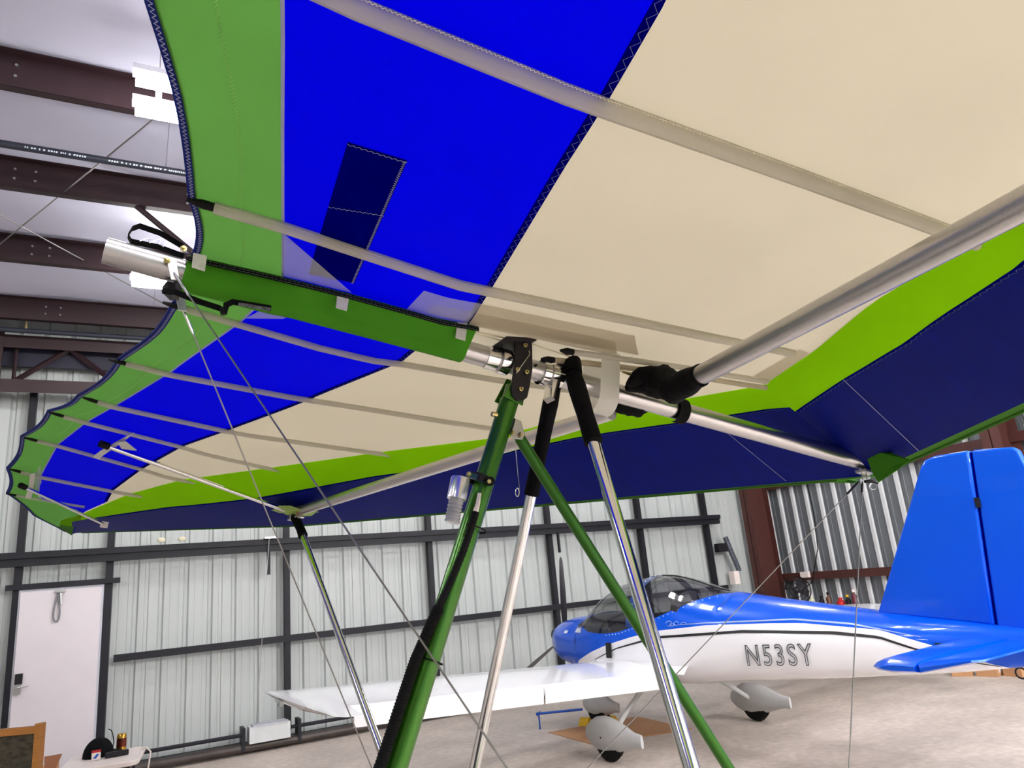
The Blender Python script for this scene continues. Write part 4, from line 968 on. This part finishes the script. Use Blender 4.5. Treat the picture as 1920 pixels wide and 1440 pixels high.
# tow bar, chocks and cardboard below the nose
def pw(x, y, z=0): return plane.matrix_basis @ Vector((x, y, z)) if False else Matrix.Translation((5.09, 6.28, 0)) @ Matrix.Rotation(math.radians(95), 4, 'Z') @ Vector((x, y, z))
a = onp = None
def fz(u, v, z=0.):
    d = ray(u, v); t = (z-1.7)/d.z; return CAM+d*t
A_ = fz(1010, 1338, .17); B_ = fz(1092, 1330, .2)
tb = empty('tow_bar', tuple(A_)); thing(tb, 'blue tow bar clipped to the nose wheel fairing', 'tow bar')
MB().tube([(0, 0, 0), B_-A_], .014, 10).build('bar', blue_plastic, tb)
MB().tube([(-.03, -.02, 0), (.03, .02, 0)], .02, 8).build('grip', blue_plastic, tb)
MB().tube([Vector((0, 0, -.01)), Vector((.0, 0, -.17))], .01, 8).build('rest', blue_plastic, tb)
def chock(u, v, rz, lab):
    p = fz(u, v); o = MB().prism([(-.07, -.06, 0), (.07, -.06, 0), (.03, -.06, .085), (-.015, -.06, .085)], (0, .12, 0)).build('wheel_chock', yellow, None, smooth=False, bevel=.006); o.location = p; o.rotation_euler = (0, 0, rz); thing(o, lab, 'chock')
chock(1098, 1360, .4, 'yellow wheel chock left of the nose wheel, lying on the floor')
chock(1150, 1356, 2.9, 'yellow wheel chock resting on the cardboard under the nose')
def sheet_floor(pts, z, mt, lab):
    P = [fz(u, v) for u, v in pts]; c = sum(P, Vector())/len(P)
    o = MB().prism([Vector((p.x-c.x, p.y-c.y, 0)) for p in P], (0, 0, .006)).build('cardboard_sheet', mt, None, smooth=False); o.location = (c.x, c.y, z); thing(o, lab, 'cardboard')
sheet_floor([(1028, 1374), (1112, 1397), (1297, 1368), (1195, 1344)], .001, cardboard, 'flat cardboard sheet on the floor beneath the aircraft nose')
# ================================================================== PROPS
TX = Vector((-.09, 6.42, 0))
tbl = empty('side_table', tuple(TX), math.radians(-6)); thing(tbl, 'small white plastic folding table in front of the walk door', 'table')
def rrect(w_, d_, r, z):
    P = []
    for cx_, cy_, a0 in ((w_-r, d_-r, 0), (-w_+r, d_-r, 90), (-w_+r, -d_+r, 180), (w_-r, -d_+r, 270)):
        for k in range(5): a = math.radians(a0+k*22.5); P.append((cx_+r*math.cos(a), cy_+r*math.sin(a), z))
    return P
MB().prism(rrect(.245, .29, .07, .705), (0, 0, .035)).build('tabletop', plastic_white, tbl, smooth=False, bevel=.008)
for sx in (-1, 1):
    for sy in (-1, 1): MB().tube([(sx*.17, sy*.2, .7), (sx*.2, -sy*.0+sy*.24, .0)], .011, 8).build('leg', blackmetal, tbl)
MB().box(-.19, .19, -.25, .25, .685, .705).build('frame', blackmetal, tbl, smooth=False)
zt_ = .742
def fzt(u, v): return fz(u, v, zt_)
# cap
p = fzt(184, 1418); cap = empty('cap', (p.x, p.y, zt_), .3); thing(cap, 'black baseball cap lying on the white side table', 'cap')
rows = []
for i in range(8):
    t = i/7; a = t*PI/2; rows.append([(.098*math.cos(a)*math.cos(k*PI/9)*1.05, .088*math.cos(a)*math.sin(k*PI/9), .002+.125*math.sin(a)) for k in range(18)])
MB().grid(rows, closed=True).build('crown', blackfab, cap)
rows = [[(.06+t*.10*math.cos(a), .085*math.sin(a)*(1+.1*t), .02+.012*math.cos(a*1)-.015*t) for a in ysamp(-1.3, 1.3, 8)] for t in ysamp(0, 1, 4)]
MB().grid(rows).build('brim', blackfab, cap)
MB().lathe([(0, .006), (.008, .003), (.008, 0)], (0, 0, .124), (0, 0, 1), 8).build('button', blackfab, cap)
# can
p = fzt(227, 1408); cn = empty('drink_can', (p.x, p.y, zt_)); thing(cn, 'gold and red drink can standing upright on the side table', 'can')
MB().lathe([(0, .004), (.024, .0), (.033, .008), (.033, .105), (.027, .118), (.025, .12), (.0, .117)], (0, 0, 0), (0, 0, 1), 28).build('can_body', gold, cn)
MB().lathe([(.0332, .03), (.0334, .03), (.0334, .09), (.0332, .09)], (0, 0, 0), (0, 0, 1), 28).build('band', mat('can_red', srgb(120, 50, 34), .35, .6, noise=.8, scale=18), cn)
MB().lathe([(0, .002), (.007, .002), (.007, 0)], (0, 0, .118), (0, 0, 1), 10).build('pull_tab', steel, cn)
# glasses with one raised temple
p = fzt(201, 1410); gl = empty('eyeglasses', (p.x, p.y, zt_)); thing(gl, 'black eyeglasses with one temple sticking up beside the cap', 'glasses')
MB().tube([(.0, 0, .02), (.035, 0, .03), (.042, 0, .06), (.03, .0, .12), (.02, 0, .145), (.0, 0, .158)], .0035, 8).build('temple', black_rubber, gl)
for s in (-1, 1): MB().tube([(-.02+s*.0+.026*math.cos(k*PI/8)+s*.03, -.03, .02+.018*math.sin(k*PI/8)) for k in range(17)], .0025, 6).build('rim', black_rubber, gl)
MB().tube([(-.02, -.03, .02), (.0, 0, .02)], .003, 6).build('hinge', black_rubber, gl)
p = fzt(219, 1417); bx = MB().box(-.075, .075, -.02, .02, 0, .035).build('black_case', blackmetal, None, smooth=False, bevel=.006); bx.location = (p.x, p.y-.02, zt_); bx.rotation_euler = (0, 0, .1); thing(bx, 'slim black case lying along the edge of the side table', 'case')
p = fzt(180, 1424); bx = empty('snack_pack', (p.x, p.y-.03, zt_)); thing(bx, 'small red and white packet in front of the black cap', 'packet')
MB().box(-.028, .028, -.012, .012, 0, .062).build('pack_body', plastic_white, bx, smooth=False, bevel=.003)
MB().box(-.0285, .0285, -.0125, .0125, .05, .064).build('red_top', red_p, bx, smooth=False)
MB().prism([(-.02, -.0128, .015), (.0, -.0128, .012), (.02, -.0128, .038), (.004, -.0128, .042)], (0, -.0004, 0)).build('blue_print', blue_plastic, bx, smooth=False)
a = TX+Vector((.24, .1, .74)); cb_ = MB().tube([(0, 0, 0), (.03, -.02, .015), (.06, -.03, -.02), (.05, -.05, -.1), (.02, -.05, -.3), (.03, -.06, -.6), (.1, -.1, -.73)], .006, 8); co = cb_.build('charging_cable', plastic_white, None); co.location = a; thing(co, 'white cable hanging off the right end of the side table', 'cable')
# wooden framed board and card
def at_(u, v, d_): return CAM+ray(u, v)*d_
a = at_(-60, 1379, 3.6); b = at_(82, 1355, 3.6)
bd = empty('framed_board', (b.x, b.y, 0)); thing(bd, 'oak framed board with a dark mottled picture, bottom left corner', 'framed picture')
dv = Vector((a.x-b.x, a.y-b.y, 0)); Ln = dv.length; bd.rotation_euler = (0, 0, math.atan2(dv.y, dv.x)); zt2 = b.z
MB().box(0, .032, -.02, .02, .0, zt2).build('stile', wood, bd, smooth=False, bevel=.002)
MB().box(.032, .9, -.018, .018, zt2-.045, zt2-.012).build('rail', wood, bd, smooth=False, bevel=.002)
MB().box(.9, .932, -.02, .02, 0, zt2).build('stile', wood, bd, smooth=False, bevel=.002)
MB().box(.032, .9, -.008, .008, .3, zt2-.045).build('picture', picmat, bd, smooth=False)
P = [at_(83, 1419, 4.4), at_(117, 1413, 4.4), at_(103, 1445, 4.4), at_(83, 1450, 4.4)]
c = P[2].copy(); c.z = 0
o = empty('carton', (c.x, c.y, 0)); thing(o, 'open tan carton flap just right of the oak framed board', 'box')
MB().prism([p_-c for p_ in P], (0, .004, 0)).build('flap', terracotta, o, smooth=False)
MB().box(-.36, 0, .0, .35, 0, P[2].z-.01).build('carton_body', cardboard, o, smooth=False)
# workbench with bottles and a pedestal fan along the right wall
wbn = empty('workbench', (10.3, 8.4, 0)); thing(wbn, 'low white-topped workbench along the ribbed right-hand wall', 'workbench')
MB().box(-.3, .4, -.75, .5, .76, .8).build('benchtop', plastic_white, wbn, smooth=False)
for sx in (-.26, .36):
    for sy in (-.7, .45): MB().box(sx-.025, sx+.025, sy-.025, sy+.025, 0, .76).build('leg', blackmetal, wbn, smooth=False)
def bottle(u, h_, r_, m1, m2, lab, cat='bottle'):
    d = ray(u, 1130); t = 10.3/d.x; y = t*d.y
    o = empty('bottle', (10.3, y, .8)); thing(o, lab, cat, 'bottles and cans on the workbench')
    MB().lathe([(0, 0), (r_, .0), (r_, h_*.6), (r_*.45, h_*.75), (r_*.4, h_*.86), (0, h_*.86)], (0, 0, 0), (0, 0, 1), 16).build('bottle_body', m1, o)
    MB().lathe([(0, 0), (r_*.5, 0), (r_*.5, h_*.16), (0, h_*.16)], (0, 0, h_*.84), (0, 0, 1), 12).build('cap', m2, o)
mixed = mat('pale_bottle', srgb(206, 214, 178), .4)
bottle(1523, .20, .05, mixed, plastic_white, 'pale squat bottle nearest the pedestal fan')
bottle(1541, .18, .045, blackmetal, black_rubber, 'black can second from the pedestal fan')
bottle(1555, .24, .04, mat('brown_bottle', srgb(90, 50, 30), .4), black_rubber, 'taller brown bottle between the black cans')
bottle(1577, .15, .065, red_p, red_p, 'squat red can on the workbench')
bottle(1591, .19, .045, blackmetal, yellow, 'black bottle with a yellow cap')
bottle(1604, .27, .045, mat('wine_bottle', srgb(96, 30, 44), .4), plastic_white, 'dark red spray bottle with a white top, tallest on the bench')
fan = empty('pedestal_fan', (10.15, 9.2, 0)); thing(fan, 'black pedestal fan standing at the ribbed right-hand wall', 'fan')
fc = Vector((0, 0, 1.1)); fd = Vector((-.75, -.66, 0)); fu = Vector((0, 0, 1)); fr = fd.cross(fu)
for r_ in (.23, .17, .11, .05): MB().tube([fc+fr*r_*math.cos(k*PI/14)+fu*r_*math.sin(k*PI/14)+fd*(.06-.1*r_) for k in range(29)], .008 if r_ > .2 else .004, 6).build('cage_ring', black_rubber, fan)
MB().lathe([(0, .05), (.05, .04), (.055, -.08), (0, -.1)], fc, fd, 14).build('motor', blackmetal, fan)
for k in range(4):
    a = k*PI/2+.4; dr_ = fr*math.cos(a)+fu*math.sin(a); tn = fr*-math.sin(a)+fu*math.cos(a)
    MB().prism([fc+dr_*.03-tn*.01, fc+dr_*.2-tn*.06, fc+dr_*.2+tn*.05, fc+dr_*.03+tn*.02], fd*.01).build('blade', blackmetal, fan, smooth=False)
MB().tube([(0, 0, 1.05), (0, 0, .03)], .018, 10).build('stand', blackmetal, fan)
MB().lathe([(0, .03), (.17, .02), (.18, 0), (0, 0)], (0, 0, 0), (0, 0, 1), 24).build('base', blackmetal, fan)
lc = MB().tube([(0, 0, 0), (.0, -.02, -.6), (.0, .04, -1.2), (.0, .3, -1.75), (-.1, .5, -1.9)], .008, 6).build('power_cord', black_rubber, None); lc.location = (10.62, 8.95, 2.95); thing(lc, 'black power cord hanging down the ribbed right-hand wall', 'cord')
ob = MB().box(-.06, 0, -.09, .09, -.05, .05).build('socket_box', plastic_white, None, smooth=False, bevel=.006); ob.location = (10.63, 9.35, 1.33); thing(ob, 'white socket box fixed on the brown wall rail', 'socket')
for i, (u, w_, h_, lab) in enumerate(((1806, .22, .06, 'flattest cardboard box under the aircraft tail'), (1858, .26, .12, 'middle cardboard box under the aircraft tail with a pale label'), (1914, .28, .18, 'tallest cardboard box by the tail tie-down ring'))):
    p = fz(u, 1266); o = empty('cardboard_box', (p.x, p.y, 0), .5-.3*i); thing(o, lab, 'box', 'cardboard boxes under the tail')
    MB().box(-w_/2, w_/2, -.12, .12, 0, h_).build('carton_body', cardboard, o, smooth=False, bevel=.003)
    MB().box(-w_*.2, w_*.2, -.1215, -.12, h_*.3, h_*.7).build('paper_label', plastic_white, o, smooth=False)
    MB().box(-w_/2-.001, w_/2+.001, -.02, .02, h_, h_+.001).build('tape', mat('tape_tan', srgb(160, 120, 84), .3), o, smooth=False)
